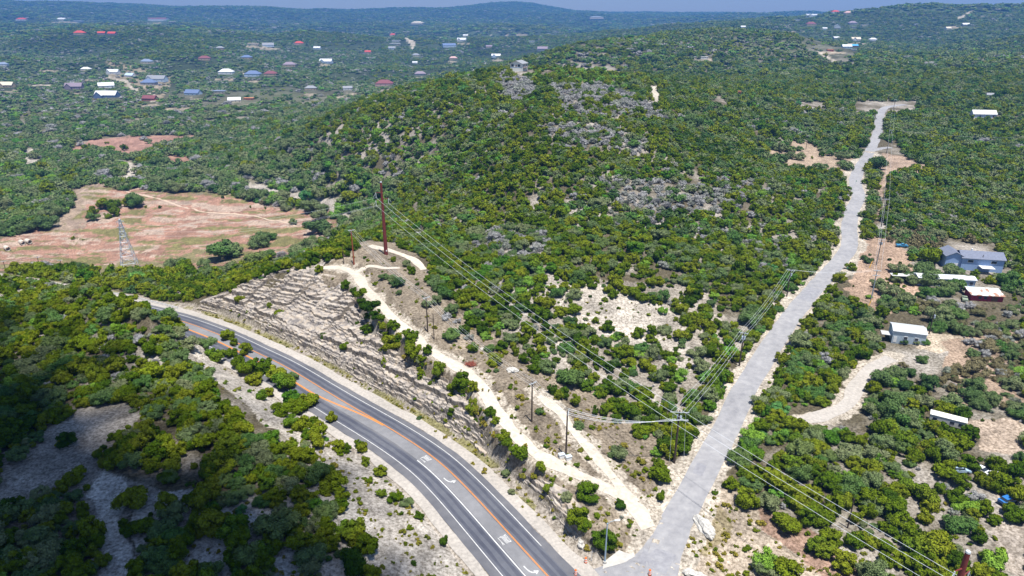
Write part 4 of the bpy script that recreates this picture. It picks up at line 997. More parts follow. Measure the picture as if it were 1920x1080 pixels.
# metal shed by the driveway
p = place(1703, 640); k = depth_of(p) / FPX; W_ = 55 * k
t = thing("metal_shed", "pale metal garage shed beside the gravel yard at right", "shed", (p.x, p.y + 1.5, p.z), R(-19)); CLEAR.append((p.x, p.y, 9))
wl = MB(); walls(wl, W_, 7, 4.0, 0, 0); wl.build("wall", mat("bluish_steel_siding", (.42,.50,.58), .5, var=.2), t)
rf = MB(); gable(rf, W_, 7, 4.0, .8, ov=.25, t=.12); rf.build("roof", mat("light_grey_steel_roof", (.50,.52,.55), .45), t)
MB().box(W_ / 2 + .002, -2.2, 0, W_ / 2 + .06, 1.2, 3.1).build("garage_door", M['trim'], t)
MB().box(-W_ / 2 + .4, -3.56, 0, -W_ / 2 + 1.4, -3.502, 2.1).build("door", M['trim'], t)
for x in (-1, 2.2): win(t, x - .5, x + .5, 1.4, 2.4, -3.55)
ln = MB(); ln.box(-W_ / 2 - 3.2, -3.3, 2.1, -W_ / 2 - .05, 0, 2.22)
for y in (-3.1, -.2): ln.tube((-W_ / 2 - 3, y, -.6), (-W_ / 2 - 3, y, 2.1), .07)
ln.build("lean_to", mat("weathered_tin", (.45,.45,.45), .6), t)
# travel trailer under the junipers
p = place(1779, 800); W_ = 60 * depth_of(p) / FPX * .98
t = thing("travel_trailer", "long white travel trailer roof among the dark junipers at right", "trailer", (p.x, p.y + 1, p.z), R(-32)); CLEAR.append((p.x, p.y, 4))
MB().box(-W_ / 2, -1.3, .5, W_ / 2, 1.3, 2.5).build("body", mat("off_white_panel", (.55,.56,.56), .5), t)
rb = MB().box(-W_ / 2 - .08, -1.38, 2.502, W_ / 2 + .08, 1.38, 2.66).build("roof", mat("dirty_white_roof", (.76,.75,.70), .6, var=.35, scale=1.2), t)
for x in (-2.5, 0, 2.6): MB().box(x - .3, -.3, 2.662, x + .3, .3, 2.85).build("roof_vent", M['trim'], rb)
for x in (-3, 1, 3): MB().box(x - .5, -1.35, 1.2, x + .5, -1.301, 1.9).build("window", M['glass'], t)
M['tyre'] = mat("black_rubber", (.02,.02,.02), .8)
for x in (-.6, .5):
    for s in (-1, 1): MB().tube((x, s * 1.15, .36), (x, s * 1.4, .36), .36, n=14).build("wheel", M['tyre'], t)
MB().tube((W_ / 2, 0, .6), (W_ / 2 + 1.3, 0, .5), .07).build("hitch", M['tyre'], t)
# vehicles
def car(px, py, rot, col, label, cat="car", nm="parked_car", pickup=False, s=1.0):
    p = place(px, py); t = thing(nm, label, cat, (p.x, p.y, p.z + .1), R(rot), "vehicles parked between the trees"); cm = mat(cat + "_paint", col, .35, spec=.5, var=.05)
    b = MB(); L, W = 2.3, .9
    prof = [(-L,.35),(-L,.95),(-L+.15,1.02),(-.9,1.05),(1.1,1.0),(L-.1,.85),(L,.7),(L,.35)] if not pickup else [(-L-.3,.4),(-L-.3,1.1),(-.35,1.1),(-.3,1.0),(1.2,1.05),(L,.95),(L+.1,.4)]
    n_ = len(prof); b.add([(x, -W, z) for x, z in prof] + [(x, W, z) for x, z in prof], [tuple(range(n_))[::-1], tuple(range(n_, 2 * n_))] + [(i, (i + 1) % n_, n_ + (i + 1) % n_, n_ + i) for i in range(n_)])
    body = b.build("body", cm, t)
    c = MB(); x0, x1, x2, x3 = (-1.9, -1.5, .35, 1.0) if not pickup else (-.5, -.4, .6, 1.1)
    V = [(x0,-.82,1.03),(x3,-.82,1.03),(x2,-.7,1.48),(x1,-.7,1.48),(x0,.82,1.03),(x3,.82,1.03),(x2,.7,1.48),(x1,.7,1.48)]
    c.add(V, [(0,1,2,3),(7,6,5,4),(0,3,7,4),(1,5,6,2)]); c.build("window", M['glass'], t)
    MB().box(x1 - .02, -.7, 1.482, x2 + .02, .7, 1.53).build("roof", cm, t)
    for x in (-1.4, 1.4):
        for y in (-.88, .88): MB().tube((x, y - .1, .33), (x, y + .1, .33), .33, n=14).build("wheel", M['tyre'], t)
    for y in (-.6, .6): MB().box(L - .05, y - .15, .62, L + .03, y + .15, .76).build("headlight", M['trim'], t)
    CLEAR.append((p.x, p.y, 3.2)); return t
car(1839, 886, -62, (.62,.64,.66), "pale silver car in the shade at the bottom of the bare yard")
car(1799, 885, -5, (.38,.52,.66), "light blue car under the junipers left of the pale silver one")
car(1866, 895, 10, (.75,.75,.75), "white car half under dark trees right of the pale silver one")
car(1889, 942, 20, (.03,.16,.45), "deep blue car under dark trees at the right edge")
car(1691, 463, -8, (.05,.22,.40), "dark blue pickup in the shade of the tan oaks", "pickup truck", "pickup_truck", True)
car(1808, 563, 62, (.25,.30,.22), "grey green pickup beside the low red shed", "pickup truck", "pickup_truck", True)
car(249, 156, 0, (.65,.04,.04), "red car parked on the valley street by the large grey roof")
car(262, 153, 0, (.75,.75,.75), "white car parked on the valley street by the large grey roof")
# ------------------------------------------------------------------ pylon, poles, wires
M['steel'] = mat("galvanised_steel", (.38,.43,.50), .45, metal=.3, var=.1)
M['rust'] = mat("rust_brown_weathering_steel", (.17,.035,.03), .7, var=.25, scale=1.2)
M['rustw'] = mat("reddish_treated_wood", (.30,.075,.04), .8, var=.3)
M['wood'] = mat("dark_creosote_wood", (.07,.05,.04), .85, var=.3)
M['arm'] = mat("pale_grey_crossarm", (.50,.55,.60), .6, var=.2)
M['porc'] = mat("grey_white_porcelain", (.62,.66,.70), .3)
M['wire'] = mat("bright_aluminium_cable", (.62,.66,.72), .5, var=.05)
def height_for(p, ty):
    lo, hi = .5, 60
    for _ in range(30):
        m_ = (lo + hi) / 2
        if float(proj(np.array(p.x), np.array(p.y), np.array(p.z + m_))[1]) > ty: lo = m_
        else: hi = m_
    return lo
p = place(245, 506); Hh = height_for(p, 411)
t = thing("lattice_pylon", "slim steel lattice pylon standing at the edge of the red field", "pylon", p, R(20)); CLEAR.append((p.x, p.y, 4))
b0 = 4.6; lv = [0, .16, .31, .45, .57, .68, .77, .85, .92, 1.0]
def hw_(f): return b0 * (1 - f) ** 1.15 + .4
cor = [(-1,-1),(1,-1),(1,1),(-1,1)]
for c in cor:
    b = MB(); 
    for f0, f1 in zip(lv[:-1], lv[1:]): b.tube((c[0]*hw_(f0), c[1]*hw_(f0), Hh*f0 - (.8 if f0 == 0 else 0)), (c[0]*hw_(f1), c[1]*hw_(f1), Hh*f1), .17, .12, 5)
    b.build("leg", M['steel'], t)
b = MB()
for f0, f1 in zip(lv[:-1], lv[1:]):
    for i in range(4):
        a, c = cor[i], cor[(i + 1) % 4]
        A_ = (a[0]*hw_(f0), a[1]*hw_(f0), Hh*f0); B_ = (c[0]*hw_(f1), c[1]*hw_(f1), Hh*f1); C_ = (c[0]*hw_(f0), c[1]*hw_(f0), Hh*f0); D_ = (a[0]*hw_(f1), a[1]*hw_(f1), Hh*f1)
        b.tube(A_, B_, .10, n=4, cap=False).tube(C_, D_, .10, n=4, cap=False).tube(D_, B_, .10, n=4, cap=False)
b.build("bracing", M['steel'], t)
PYL = Vector((p.x, p.y, p.z)); PYH = Hh
for f in (.72, .84, .95):
    MB().tube((-2.3, 0, Hh*f), (2.3, 0, Hh*f), .12, n=5).tube((-2.3, 0, Hh*f), (0, 0, Hh*f + 1.3), .09, n=4).tube((2.3, 0, Hh*f), (0, 0, Hh*f + 1.3), .09, n=4).build("arm", M['steel'], t)
WIRES = "power cables strung between the poles"
def wire(a, b, sag, label, r=.024, seg=22, m=None):
    a = Vector(a); b = Vector(b); P = []
    for i in range(seg + 1):
        u = i / seg; q = a.lerp(b, u); q.z -= sag * 4 * u * (1 - u); P.append(q - a)
    o = MB().path(P, r, 4).build("power_cable", m or M['wire']); o.location = a; tag(o, label, "power cable", WIRES); return o
def pole(px, py, ty, label, rad=.17, m='wood', arms=(.35,), armw=2.6, rot=0, transformer=0, nm="utility_pole", mast=False, dx=None):
    p = place(px, py); h = height_for(p, ty); t = thing(nm, label, "utility pole" if nm != "power_mast" else "power mast", p, R(rot), "utility poles"); CLEAR.append((p.x, p.y, 1.6))
    MB().tube((0, 0, -.6), (0, 0, h), rad * 1.3, rad * .85, 12).build("shaft", M[m], t); pts_ = []
    c, s = math.cos(R(rot)), math.sin(R(rot))
    for a in arms:
        z = h - a; MB().box(-armw / 2, -.1 - rad, z - .09, armw / 2, .02 - rad, z + .09).build("crossarm", M['arm'], t)
        for x in (-armw / 2 + .12, -armw / 5, armw / 5, armw / 2 - .12):
            MB().tube((x, -rad - .04, z + .092), (x, -rad - .04, z + .36), .07, .05, 8).build("insulator", M['porc'], t)
            pts_.append(p + Vector((c * x + s * rad, s * x - c * rad, z + .36)))
    for i in range(transformer):
        a = 6.283 * i / 3; MB().tube((.42 * math.cos(a), .42 * math.sin(a), h - 2.6), (.42 * math.cos(a), .42 * math.sin(a), h - 1.5), .26, n=12).build("transformer", mat("transformer_grey", (.42,.50,.60), .4), t)
    return p, h, pts_
P2 = pole(664, 496, 430, "reddish wooden utility pole left of the tall red mast", .24, 'rustw', rot=30)
P2b = pole(645, 495, 460, "thin dark leaning pole at the edge of the dirt pad", .12, 'wood', (), nm="utility_pole")
P3 = pole(802, 622, 556, "wooden utility pole with one crossarm beside the upper dirt track", .19, 'wood', rot=40)
P3b = pole(814, 636, 588, "thin dark pole standing close to the pole by the upper dirt track", .12, 'wood', ())
P4 = pole(997, 791, 716, "wooden utility pole between the two dirt tracks", .19, 'wood', rot=40)
P5 = pole(1061, 856, 771, "wooden utility pole where the bright cables end, by the white boxes", .2, 'wood', rot=80, arms=(.35,), armw=2.8)
P6 = pole(1264, 868, 770, "large junction pole with double crossarms beside the side road", .24, 'wood', rot=-5, arms=(.3, 2.6), armw=4.6, transformer=2)
for x_ in (1255, 1282):
    q = place(x_, 866); t = tag(MB().tube((0, 0, 0), (P6[0].x - q.x + (1.6 if x_ > 1264 else -1.6), P6[0].y - q.y, P6[1] - 1), .035, n=5).build("guy_wire", M['wire'], None, q), "guy wire of the large junction pole, %s side" % ("right" if x_ > 1264 else "left"), "guy wire")
P7 = pole(1386, 686, 622, "utility pole with pale crossarm and transformers beside the side road", .2, 'wood', rot=-25, armw=2.8, transformer=3)
P8 = pole(1475, 556, 505, "utility pole with dark crossarm where the cables cross the side road", .19, 'wood', rot=-30, armw=2.8, transformer=1)
P9 = pole(1632, 567, 506, "tall grey utility pole with yellow guy guard in front of the property", .18, 'steel', rot=-10, arms=(.3, 2.2))
P10 = pole(1643, 497, 448, "second utility pole along the property front with a blue transformer", .18, 'wood', rot=-10, transformer=2)
P11 = pole(1652, 425, 372, "third utility pole along the right side of the side road", .17, 'wood', rot=-8)
P12 = pole(1662, 288, 243, "utility pole beside the small road branch at the top right", .17, 'wood', rot=0, transformer=1)
P13 = pole(1675, 205, 186, "distant utility pole at the far end of the side road", .16, 'wood', rot=10)
P14 = pole(1742, 626, 583, "short brown utility pole behind the metal shed", .14, 'wood', (), transformer=1)
P15 = pole(1836, 508, 478, "thin utility pole in front of the light blue house", .13, 'wood', ())
P16 = pole(1589, 990, 935, "thin dark pole alone among the junipers at lower right", .13, 'wood', ())
P17 = pole(1511, 280, 254, "thin pole in the clearing above the central woods", .14, 'wood', (.3,), rot=0)
P18 = pole(78, 512, 481, "left one of two poles with pale crossarms in front of the red field", .17, 'wood', rot=10)
P19 = pole(120, 516, 487, "right one of two poles with pale crossarms in front of the red field", .17, 'wood', rot=10)
P20 = pole(11, 507, 489, "dark pole at the left picture edge below the red field", .16, 'wood', (.3,), rot=10)
for q in (P9, P10):
    g = place(1628 if q is P9 else 1630, 575 if q is P9 else 502); tag(MB().tube((0, 0, -.2), (.9, .3, 3.0), .14, .10, 8).build("guy_guard", mat("yellow_guy_guard", (.85,.50,.03), .5), None, g), "yellow guy guard at the foot of the %s pole by the property" % ("tall grey" if q is P9 else "second"), "guy guard")
def span(A_, B_, sag, txt, k=(0, 1, 2, 3), r=.024):
    for i in k: wire(A_[2][i % len(A_[2])], B_[2][i % len(B_[2])], sag, txt, r)
span(P2, P3, 1.8, "thin cable from the reddish pole down to the upper track pole")
span(P3, P4, 2.2, "thin cable between the upper track pole and the pole between the tracks", r=.02)
span(P4, P5, .8, "thin cable between the two lower track poles", r=.02)
P6low = P6[2][4:]
for i in range(4): wire(P5[2][i], P6low[i], 1.9, "bright cable sagging from the lower track pole to the large junction pole", .036)
span(P6, P7, 1.2, "cable from the large junction pole up to the transformer pole by the side road")
span(P7, P8, 1.6, "cable along the left of the side road between its two upper poles")
span(P8, P9, 1.2, "cable crossing over the side road to the tall grey pole", k=(0, 3))
span(P9, P10, .6, "cable along the property front", k=(0, 1, 3)); span(P10, P11, .8, "cable from the second to the third property pole", k=(0, 1, 3)); span(P11, P12, 2.5, "cable rising beside the side road to the pole by the branch", k=(0, 3)); span(P12, P13, 1.5, "cable at the far end of the side road", k=(0, 3))
span(P20, P18, .6, "cable in front of the left end of the red field", k=(0, 3)); span(P18, P19, .5, "cable between the two poles in front of the red field", k=(0, 3))
wire(P12[2][3], hit(1900, 276, GR) + Vector((0, 0, 7)), 1.5, "cable running right from the pole by the branch over the woods")
# tall weathering steel masts with their conductors
def mast(px, py, ty, label, r0, r1, h=None, base=None, rot=0):
    p = base or place(px, py); h = h or height_for(p, ty); t = thing("power_mast", label, "power mast", p, R(rot), "tall red steel masts"); CLEAR.append((p.x, p.y, 3))
    MB().tube((0, 0, -1), (0, 0, h), r0, r1, 16).build("shaft", M['rust'], t); MB().tube((0, 0, h - .02), (0, 0, h + .3), r1 * 1.05, r1 * .9, 12).build("cap", M['arm'], t)
    c, s = math.cos(R(rot)), math.sin(R(rot)); out = []
    for z, side, l in ((h * .86, -1, 2.4), (h * .755, -1, 2.6), (h * .765, 1, 2.6)):
        ar = MB().tube((0, 0, z), (side * l, 0, z + .45), .16, .10, 6).build("arm", M['rust'], t)
        MB().tube((side * l, 0, z + .4), (side * l, 0, z - 1.9), .12, .12, 8).build("insulator", M['porc'], ar)
        MB().tube((side * l, 0, z + .3), (side * l + side * 1.2, 0, z - 1.5), .05, .05, 6).build("insulator", M['porc'], ar)
        out.append(p + Vector((c * side * l, s * side * l, z - 1.7)))
    MB().box(-.22, -r0 - .03, 1.6, .22, -r0 + .1, 2.1).build("number_plate", M['trim'], t)
    return p, h, out
MA = mast(724, 477, 342, "tall red brown steel power mast on the knoll above the rock cut", .85, .42, rot=28)
# the second mast stands below the picture; only its head shows at lower right
hz = 27.0; tx, ty_ = at_z(1815, 1036, 27.0); gz = float(GR(tx, ty_)); 
MBm = mast(0, 0, 0, "top of a second red brown steel mast at the lower right edge", .8, .40, h=hz - gz, base=Vector((tx, ty_, gz)), rot=28)
for i in range(3): wire(MA[2][i], MBm[2][i], 5.0 + (i == 0) * .5, ["topmost conductor between the two red masts", "left lower conductor between the two red masts", "right lower conductor between the two red masts"][i], .036, 60)
for i, f in enumerate((.95, .84, .72)): wire(MA[2][i], PYL + Vector((2.3 if i % 2 else -2.3, 0, PYH * f - .4)), 6, ["topmost", "middle", "lowest"][i] + " faint conductor from the knoll mast to the lattice pylon", .03, 40)
# ------------------------------------------------------------------ street lamp, barrels, signs, boxes, guard rail, culverts
p = place(1134, 1055); h = height_for(p, 981); t = thing("street_lamp", "grey steel street lamp at the corner where the side road meets the highway", "street lamp", p); CLEAR.append((p.x, p.y, 3))
M['lamp'] = mat("painted_blue_grey_steel", (.30,.40,.50), .4)
MB().tube((0, 0, .4), (0, 0, h), .19, .12, 14).build("pole", M['lamp'], t)
MB().tube((0, 0, -.5), (0, 0, .45), .42, .42, 16).build("base", M['conc'], t)
ar = MB().path([(0, 0, h - .3), (.7, .1, h + .35), (1.7, .2, h + .55)], .05, 8).build("arm", M['lamp'], t)
lm = MB(); lm.tube((1.5, .18, h + .55), (2.6, .3, h + .58), .16, .24, 12); lm.build("luminaire", mat("white_lamp_housing", (.8,.82,.84), .3), ar)
M['hiviz'] = mat("orange_plastic", (.85,.16,.03), .5, var=.08)
for (bx, by), lb in (((1098, 1055), "orange and white traffic barrel on the grass strip left of the street lamp"), ((1079, 1078), "orange and white traffic barrel on the highway shoulder"), ((1218, 1078), "orange and white traffic barrel standing on the side road mouth")):
    p = place(bx, by); t = thing("traffic_barrel", lb, "traffic barrel", p, 0, "orange traffic barrels")
    MB().tube((0, 0, -.02), (0, 0, .1), .42, .40, 14).build("base", M['tyre'], t)
    zz = .1
    for i in range(5): MB().tube((0, 0, zz), (0, 0, zz + .26), .32 - .02 * i, .31 - .02 * i, 14).build("band", M['hiviz'] if i % 2 == 0 else M['trim'], t); zz += .262
def sign(px, py, h, label, face, sz=.5, rot=0):
    p = place(px, py); t = thing("road_sign", label, "road sign", p, R(rot)); MB().tube((0, 0, -.3), (0, 0, h), .05, n=8).build("post", M['steel'], t)
    MB().box(-sz, -.08, h - sz * 1.3, sz, -.05, h + .1).build("sign_plate", face, t)
M['green'] = mat("green_sign_back", (.05,.22,.14), .5)
sign(1587, 512, 2.6, "small green backed sign post at the right edge of the side road", M['green'], .35, 0)
sign(1109, 1052, 2.6, "bare sign post on the grass strip left of the street lamp", M['steel'], .25, 70)
sign(1604, 347, 2.6, "small sign post on the upper bend of the side road", M['green'], .35, 20)
for (bx, by), lb in (((1053, 857), "squat white utility box left of the lower track pole"), ((1066, 861), "small white utility box right of the lower track pole")):
    p = place(bx, by); t = thing("utility_box", lb, "utility box", p, R(20)); MB().box(-.7, -.5, -.3, .7, .5, .9).build("cabinet", M['trim'], t); MB().box(-.8, -.6, .902, .8, .6, 1.0).build("lid", M['arm'], t); CLEAR.append((p.x, p.y, 1.5))
s0, s1 = s_of(300, 592), s_of(20, 531); gr_t = thing("guard_rail", "white guard rail along the highway where it leaves the picture at left", "guard rail", (0, 0, 0))
s = np.arange(s0, s1, 2.0); x, y, z = at_line(HW, s, HWS, 7.6); gz_ = GR(x, y)
pts_ = [Vector((a, b_, max(c, d_) )) for a, b_, c, d_ in zip(x, y, z, gz_)]; gr_t.location = pts_[0]; o0 = pts_[0]
V = []; F = []
for i, q in enumerate(pts_):
    q = q - o0
    for zz, off in ((.5, 0), (.62, -.07), (.75, 0), (.88, -.07), (1.0, 0)): V.append((q.x, q.y + off, q.z + zz))
for i in range(len(pts_) - 1):
    for j in range(4): F.append((i * 5 + j, i * 5 + j + 1, (i + 1) * 5 + j + 1, (i + 1) * 5 + j))
MB().add(V, F).build("rail", mat("white_guard_rail", (.75,.76,.78), .4), gr_t)
for q in pts_[::2][:90]: q = q - o0; MB().box(q.x - .08, q.y + .03, q.z - .5, q.x + .08, q.y + .2, q.z + .95).build("post", M['arm'], gr_t)
M['concp'] = mat("weathered_concrete", (.55,.50,.44), .9, var=.25)
def culvert(px, py, rot, label):
    p = place(px, py); n_ = 20; r0, r1, L = 1.6, 1.3, 2.6; V = []; F = []
    for (xx, rr) in ((-L, r0), (L, r0), (L, r1), (-L, r1)):
        for k_ in range(n_): a = 6.283 * k_ / n_; V.append((xx, rr * math.cos(a), rr * math.sin(a) + r0 - .15))
    for q in range(4):
        for k_ in range(n_): F.append((q * n_ + k_, q * n_ + (k_ + 1) % n_, ((q + 1) % 4) * n_ + (k_ + 1) % n_, ((q + 1) % 4) * n_ + k_))
    o = MB().add(V, F).build("concrete_culvert_pipe", M['concp'], None, p, R(rot)); tag(o, label, "concrete pipe", "concrete pipes lying on the red field")
culvert(14, 469, -40, "leftmost concrete pipe lying on the red field"); culvert(42, 458, -40, "middle concrete pipe on the red field"); culvert(54, 456, -35, "rightmost concrete pipe on the red field")
def boulder(px, py, size, label, seed, m, sq=.5, nm="boulder"):
    p = place(px, py); rg = np.random.default_rng(seed); V, F = lump(rg, np.zeros(3), 1.0, 3, .45)
    V = V * np.array(size); V[:, 2] += size[2] * .25; V[:, 2] = np.round(V[:, 2] / .3) * .2 + V[:, 2] * .35
    tag(link(nm, mesh_np(nm, V, F, m), None, p, seed), label, nm.replace('_', ' ')); CLEAR.append((p.x, p.y, max(size[:2]) * .9))
M['boul'] = mat("pale_limestone_boulder", (.50,.48,.45), .95, var=.45, scale=2, bump=1)
boulder(960, 695, (1.8,1.1,.7), "white limestone boulder lying right of the red brush pile", 3, M['boul'])
boulder(1321, 992, (3.4,1.3,1.0), "large grey limestone outcrop right of the side road mouth", 5, M['boul'], nm="rock_outcrop")
boulder(1303, 1078, (2.6,1.2,.7), "grey limestone outcrop at the bottom edge right of the side road", 6, M['boul'], nm="rock_outcrop")
boulder(1090, 1020, (1.6,.8,.8), "broken limestone block at the end of the rock cut by the lamp", 8, M['boul'])
boulder(905, 655, (.9,.6,.4), "small white rock beside the bushes under the conductors", 9, M['boul'])
# ------------------------------------------------------------------ explicit trees and bushes seen one by one: (crown centre px, py, width px, species)
SOLO = [
(1748,797,32,'jun'),(1768,804,34,'jun'),(1790,814,32,'jun'),(1785,828,46,'jun'),(1738,796,34,'jun'),(1815,812,38,'jun'),(1768,818,34,'jun'),(1805,828,34,'jun'),(1768,765,40,'jun'),(1800,775,36,'jun'),(1835,898,24,'jun'),(1857,897,26,'jun'),(1868,906,26,'jun'),(1887,953,24,'jun'),(1820,868,40,'jun'),(1786,872,40,'jun'),(1800,900,36,'jun'),(1862,872,40,'jun'),(1884,905,50,'jun'),(1905,925,50,'jun'),(1905,962,44,'jun'),(1848,908,26,'jun'),(1870,915,30,'jun'),(1905,880,50,'jun'),
(650,533,26,'jun'),(675,550,30,'jun'),(695,573,42,'jun'),(680,566,24,'jun'),(690,616,26,'jun'),(717,612,20,'jun'),(737,608,26,'jun'),(740,640,44,'jun'),(770,627,30,'jun'),(777,653,40,'jun'),(785,673,24,'oak'),(803,658,20,'jun'),(823,692,36,'jun'),(867,713,40,'jun'),(722,685,18,'jun'),(745,707,12,'jun'),(648,650,24,'jun'),(664,546,20,'jun'),(707,590,24,'jun'),(608,632,15,'jun'),(624,636,11,'jun'),(527,588,22,'jun'),(506,574,12,'jun'),(466,583,9,'jun'),(450,562,22,'jun'),(598,506,20,'jun'),(662,680,9,'shr'),(680,672,8,'shr'),
(763,493,20,'oak'),(772,507,20,'jun'),(738,487,11,'jun'),(720,517,22,'oak'),(747,527,34,'oak'),(735,522,24,'oak'),(748,548,17,'oak'),(782,532,10,'jun'),(800,567,26,'oak'),(820,560,30,'oak'),(843,540,22,'jun'),(847,578,36,'oak'),(857,563,14,'jun'),(890,567,20,'brt'),(847,623,40,'oak'),(870,617,24,'jun'),(887,653,24,'jun'),(917,650,24,'oak'),(930,673,32,'jun'),(923,615,15,'oak'),(933,627,17,'jun'),(940,640,12,'jun'),(962,647,13,'jun'),(968,660,18,'jun'),(983,673,24,'jun'),(997,663,20,'jun'),(1002,688,27,'jun'),(983,647,6,'jun'),(930,693,12,'oak'),(858,600,18,'gry'),(838,590,24,'gry'),(880,630,22,'gry'),
(850,727,24,'jun'),(887,728,22,'jun'),(868,722,20,'jun'),(847,775,17,'jun'),(887,768,26,'jun'),(918,773,28,'jun'),(930,787,20,'jun'),(942,815,34,'jun'),(970,848,42,'jun'),(1012,873,30,'jun'),(1028,913,28,'jun'),(1105,918,46,'jun'),(1062,928,26,'oak'),(1083,965,54,'jun'),(1095,985,34,'jun'),(1160,943,24,'jun'),(1137,1010,52,'jun'),(1100,1022,24,'shr'),(1160,845,48,'oak'),(948,885,22,'oak'),(960,920,18,'oak'),(833,817,12,'shr'),(787,782,12,'oak'),(750,760,9,'shr'),(910,880,20,'shr'),(887,867,11,'shr'),(817,807,8,'shr'),(980,948,10,'shr'),(1057,1012,9,'shr'),(1012,770,20,'oak'),(1037,732,20,'jun'),(1060,738,28,'jun'),(1080,752,24,'jun'),(1048,742,22,'jun'),(1110,800,13,'jun'),(1115,772,20,'jun'),(1130,772,20,'jun'),(1040,843,10,'shr'),(975,740,26,'shr'),(1085,795,22,'oak'),(1200,860,26,'shr'),(1192,885,22,'shr'),(1230,845,24,'brt'),(1210,880,14,'jun'),(1165,968,14,'gry'),(795,735,8,'shr'),(770,720,8,'shr'),
(687,863,24,'jun'),(680,842,22,'jun'),(715,883,28,'jun'),(673,833,17,'jun'),(653,843,20,'jun'),(640,848,16,'jun'),(715,923,22,'jun'),(737,933,24,'jun'),(763,940,28,'oak'),(750,930,20,'jun'),(785,965,22,'jun'),(753,962,11,'jun'),(768,987,15,'jun'),(768,1003,9,'shr'),(785,1015,15,'shr'),(832,1013,26,'jun'),(812,1023,13,'shr'),(675,943,11,'jun'),(650,977,20,'shr'),(640,925,30,'jun'),(667,990,60,'jun'),(690,1020,60,'jun'),(660,1050,70,'jun'),(695,1070,50,'jun'),(622,782,28,'jun'),(577,750,38,'jun'),(556,760,40,'jun'),(530,765,44,'jun'),(570,795,40,'jun'),(548,790,34,'jun'),(600,800,24,'jun'),(588,790,18,'jun'),(600,873,20,'jun'),(550,827,15,'jun'),(602,845,14,'shr'),(620,830,12,'shr'),(245,938,60,'jun'),(600,855,10,'shr'),
(447,676,40,'jun'),(465,690,38,'jun'),(490,686,40,'jun'),(515,700,42,'jun'),(533,715,46,'jun'),(548,706,30,'oak'),(478,712,34,'jun'),(435,660,26,'jun'),(460,655,30,'jun'),(492,742,24,'jun'),(447,727,14,'shr'),(425,715,18,'shr'),(405,665,36,'jun'),(385,640,44,'oak'),(425,628,28,'jun'),(440,642,20,'jun'),(505,735,26,'jun'),(545,745,36,'jun'),
(1405,980,10,'jun'),(1427,977,22,'shr'),(1363,1000,22,'shr'),(1400,933,44,'jun'),(1477,983,46,'jun'),(1460,970,36,'jun'),(1347,1057,22,'shr'),(1437,1043,60,'brt'),(1425,1055,40,'oak'),(1480,1068,66,'jun'),(1460,1075,50,'oak'),(1380,1022,12,'shr'),(1370,907,32,'jun'),(1348,1040,12,'shr'),(1530,1020,44,'jun'),(1545,1030,40,'jun'),(1375,1035,14,'shr'),(1385,1072,10,'shr'),(1330,1035,9,'shr'),(1600,1040,14,'shr'),(1620,1035,16,'shr'),
(420,463,72,'oak'),(330,493,44,'oak'),(348,488,24,'oak'),(357,498,13,'oak'),(383,492,28,'oak'),(488,448,46,'oak'),(507,442,26,'oak'),(480,483,48,'oak'),(500,476,34,'oak'),(527,473,32,'gry'),(550,415,18,'oak'),(537,388,22,'oak'),(597,423,50,'oak'),(600,400,42,'oak'),(603,388,30,'oak'),(580,453,42,'oak'),(604,450,28,'oak'),(563,473,24,'brt'),(263,516,48,'brt'),(246,520,40,'oak'),(213,518,28,'oak'),(146,506,20,'brt'),(80,495,44,'gry'),(97,497,26,'oak'),(257,372,48,'oak'),(240,378,30,'jun'),(195,381,34,'jun'),(215,384,30,'jun'),(177,395,24,'jun'),(177,404,26,'oak'),(202,405,16,'jun'),(217,395,28,'jun'),(137,447,9,'jun'),(156,449,5,'jun'),(300,388,8,'jun'),(274,388,6,'jun'),(470,388,6,'jun'),(498,390,5,'jun'),(418,370,8,'jun'),
(1633,545,4,'shr'),(1627,486,20,'oak'),(1618,482,16,'oak'),(1635,525,10,'oak'),(1662,540,44,'oak'),(1650,530,30,'oak'),(1680,500,40,'oak'),(1742,524,44,'oak'),(1790,530,46,'oak'),(1712,522,34,'oak'),(1766,540,40,'oak'),(1735,505,56,'oak'),(1700,515,34,'oak'),(1785,505,44,'oak'),(1745,480,44,'jun'),(1775,535,44,'oak'),(1805,520,36,'oak'),(1735,640,18,'oak'),(1695,640,18,'oak'),(1715,640,16,'oak'),(1757,610,36,'oak'),
(200,267,9,'jun'),(150,268,9,'jun'),(165,277,18,'jun'),(1597,285,20,'oak'),(1580,290,30,'oak'),(1570,275,14,'oak'),(1595,285,12,'oak'),(1480,290,24,'oak'),(1500,293,26,'oak'),(1540,290,14,'jun'),(1522,296,6,'jun'),(1455,262,16,'jun'),(1440,268,12,'jun'),(1560,273,18,'oak'),
]
T = []    # x, y, z, radius, zscale, species index, solo
rgs = random.Random(11)
for px_, py_, wpx, sp in SOLO:
    p = hit(px_, py_ + wpx * .30, GR); r_ = wpx * depth_of(p) / FPX / 2.1
    zs = {'jun': 1.0, 'oak': .92, 'brt': .95, 'gry': .9, 'shr': .85}[sp] * rgs.uniform(.9, 1.1) * r_
    if p.x ** 2 + p.y ** 2 > 160 ** 2 and sp == 'jun': zs = max(zs, min(2.2, r_ * 1.5)) if r_ > 1 else zs
    T.append((p.x, p.y, p.z, r_, zs, SP.index(sp), 1))
SOLOARR = np.array([(t_[0], t_[1], t_[3]) for t_ in T])
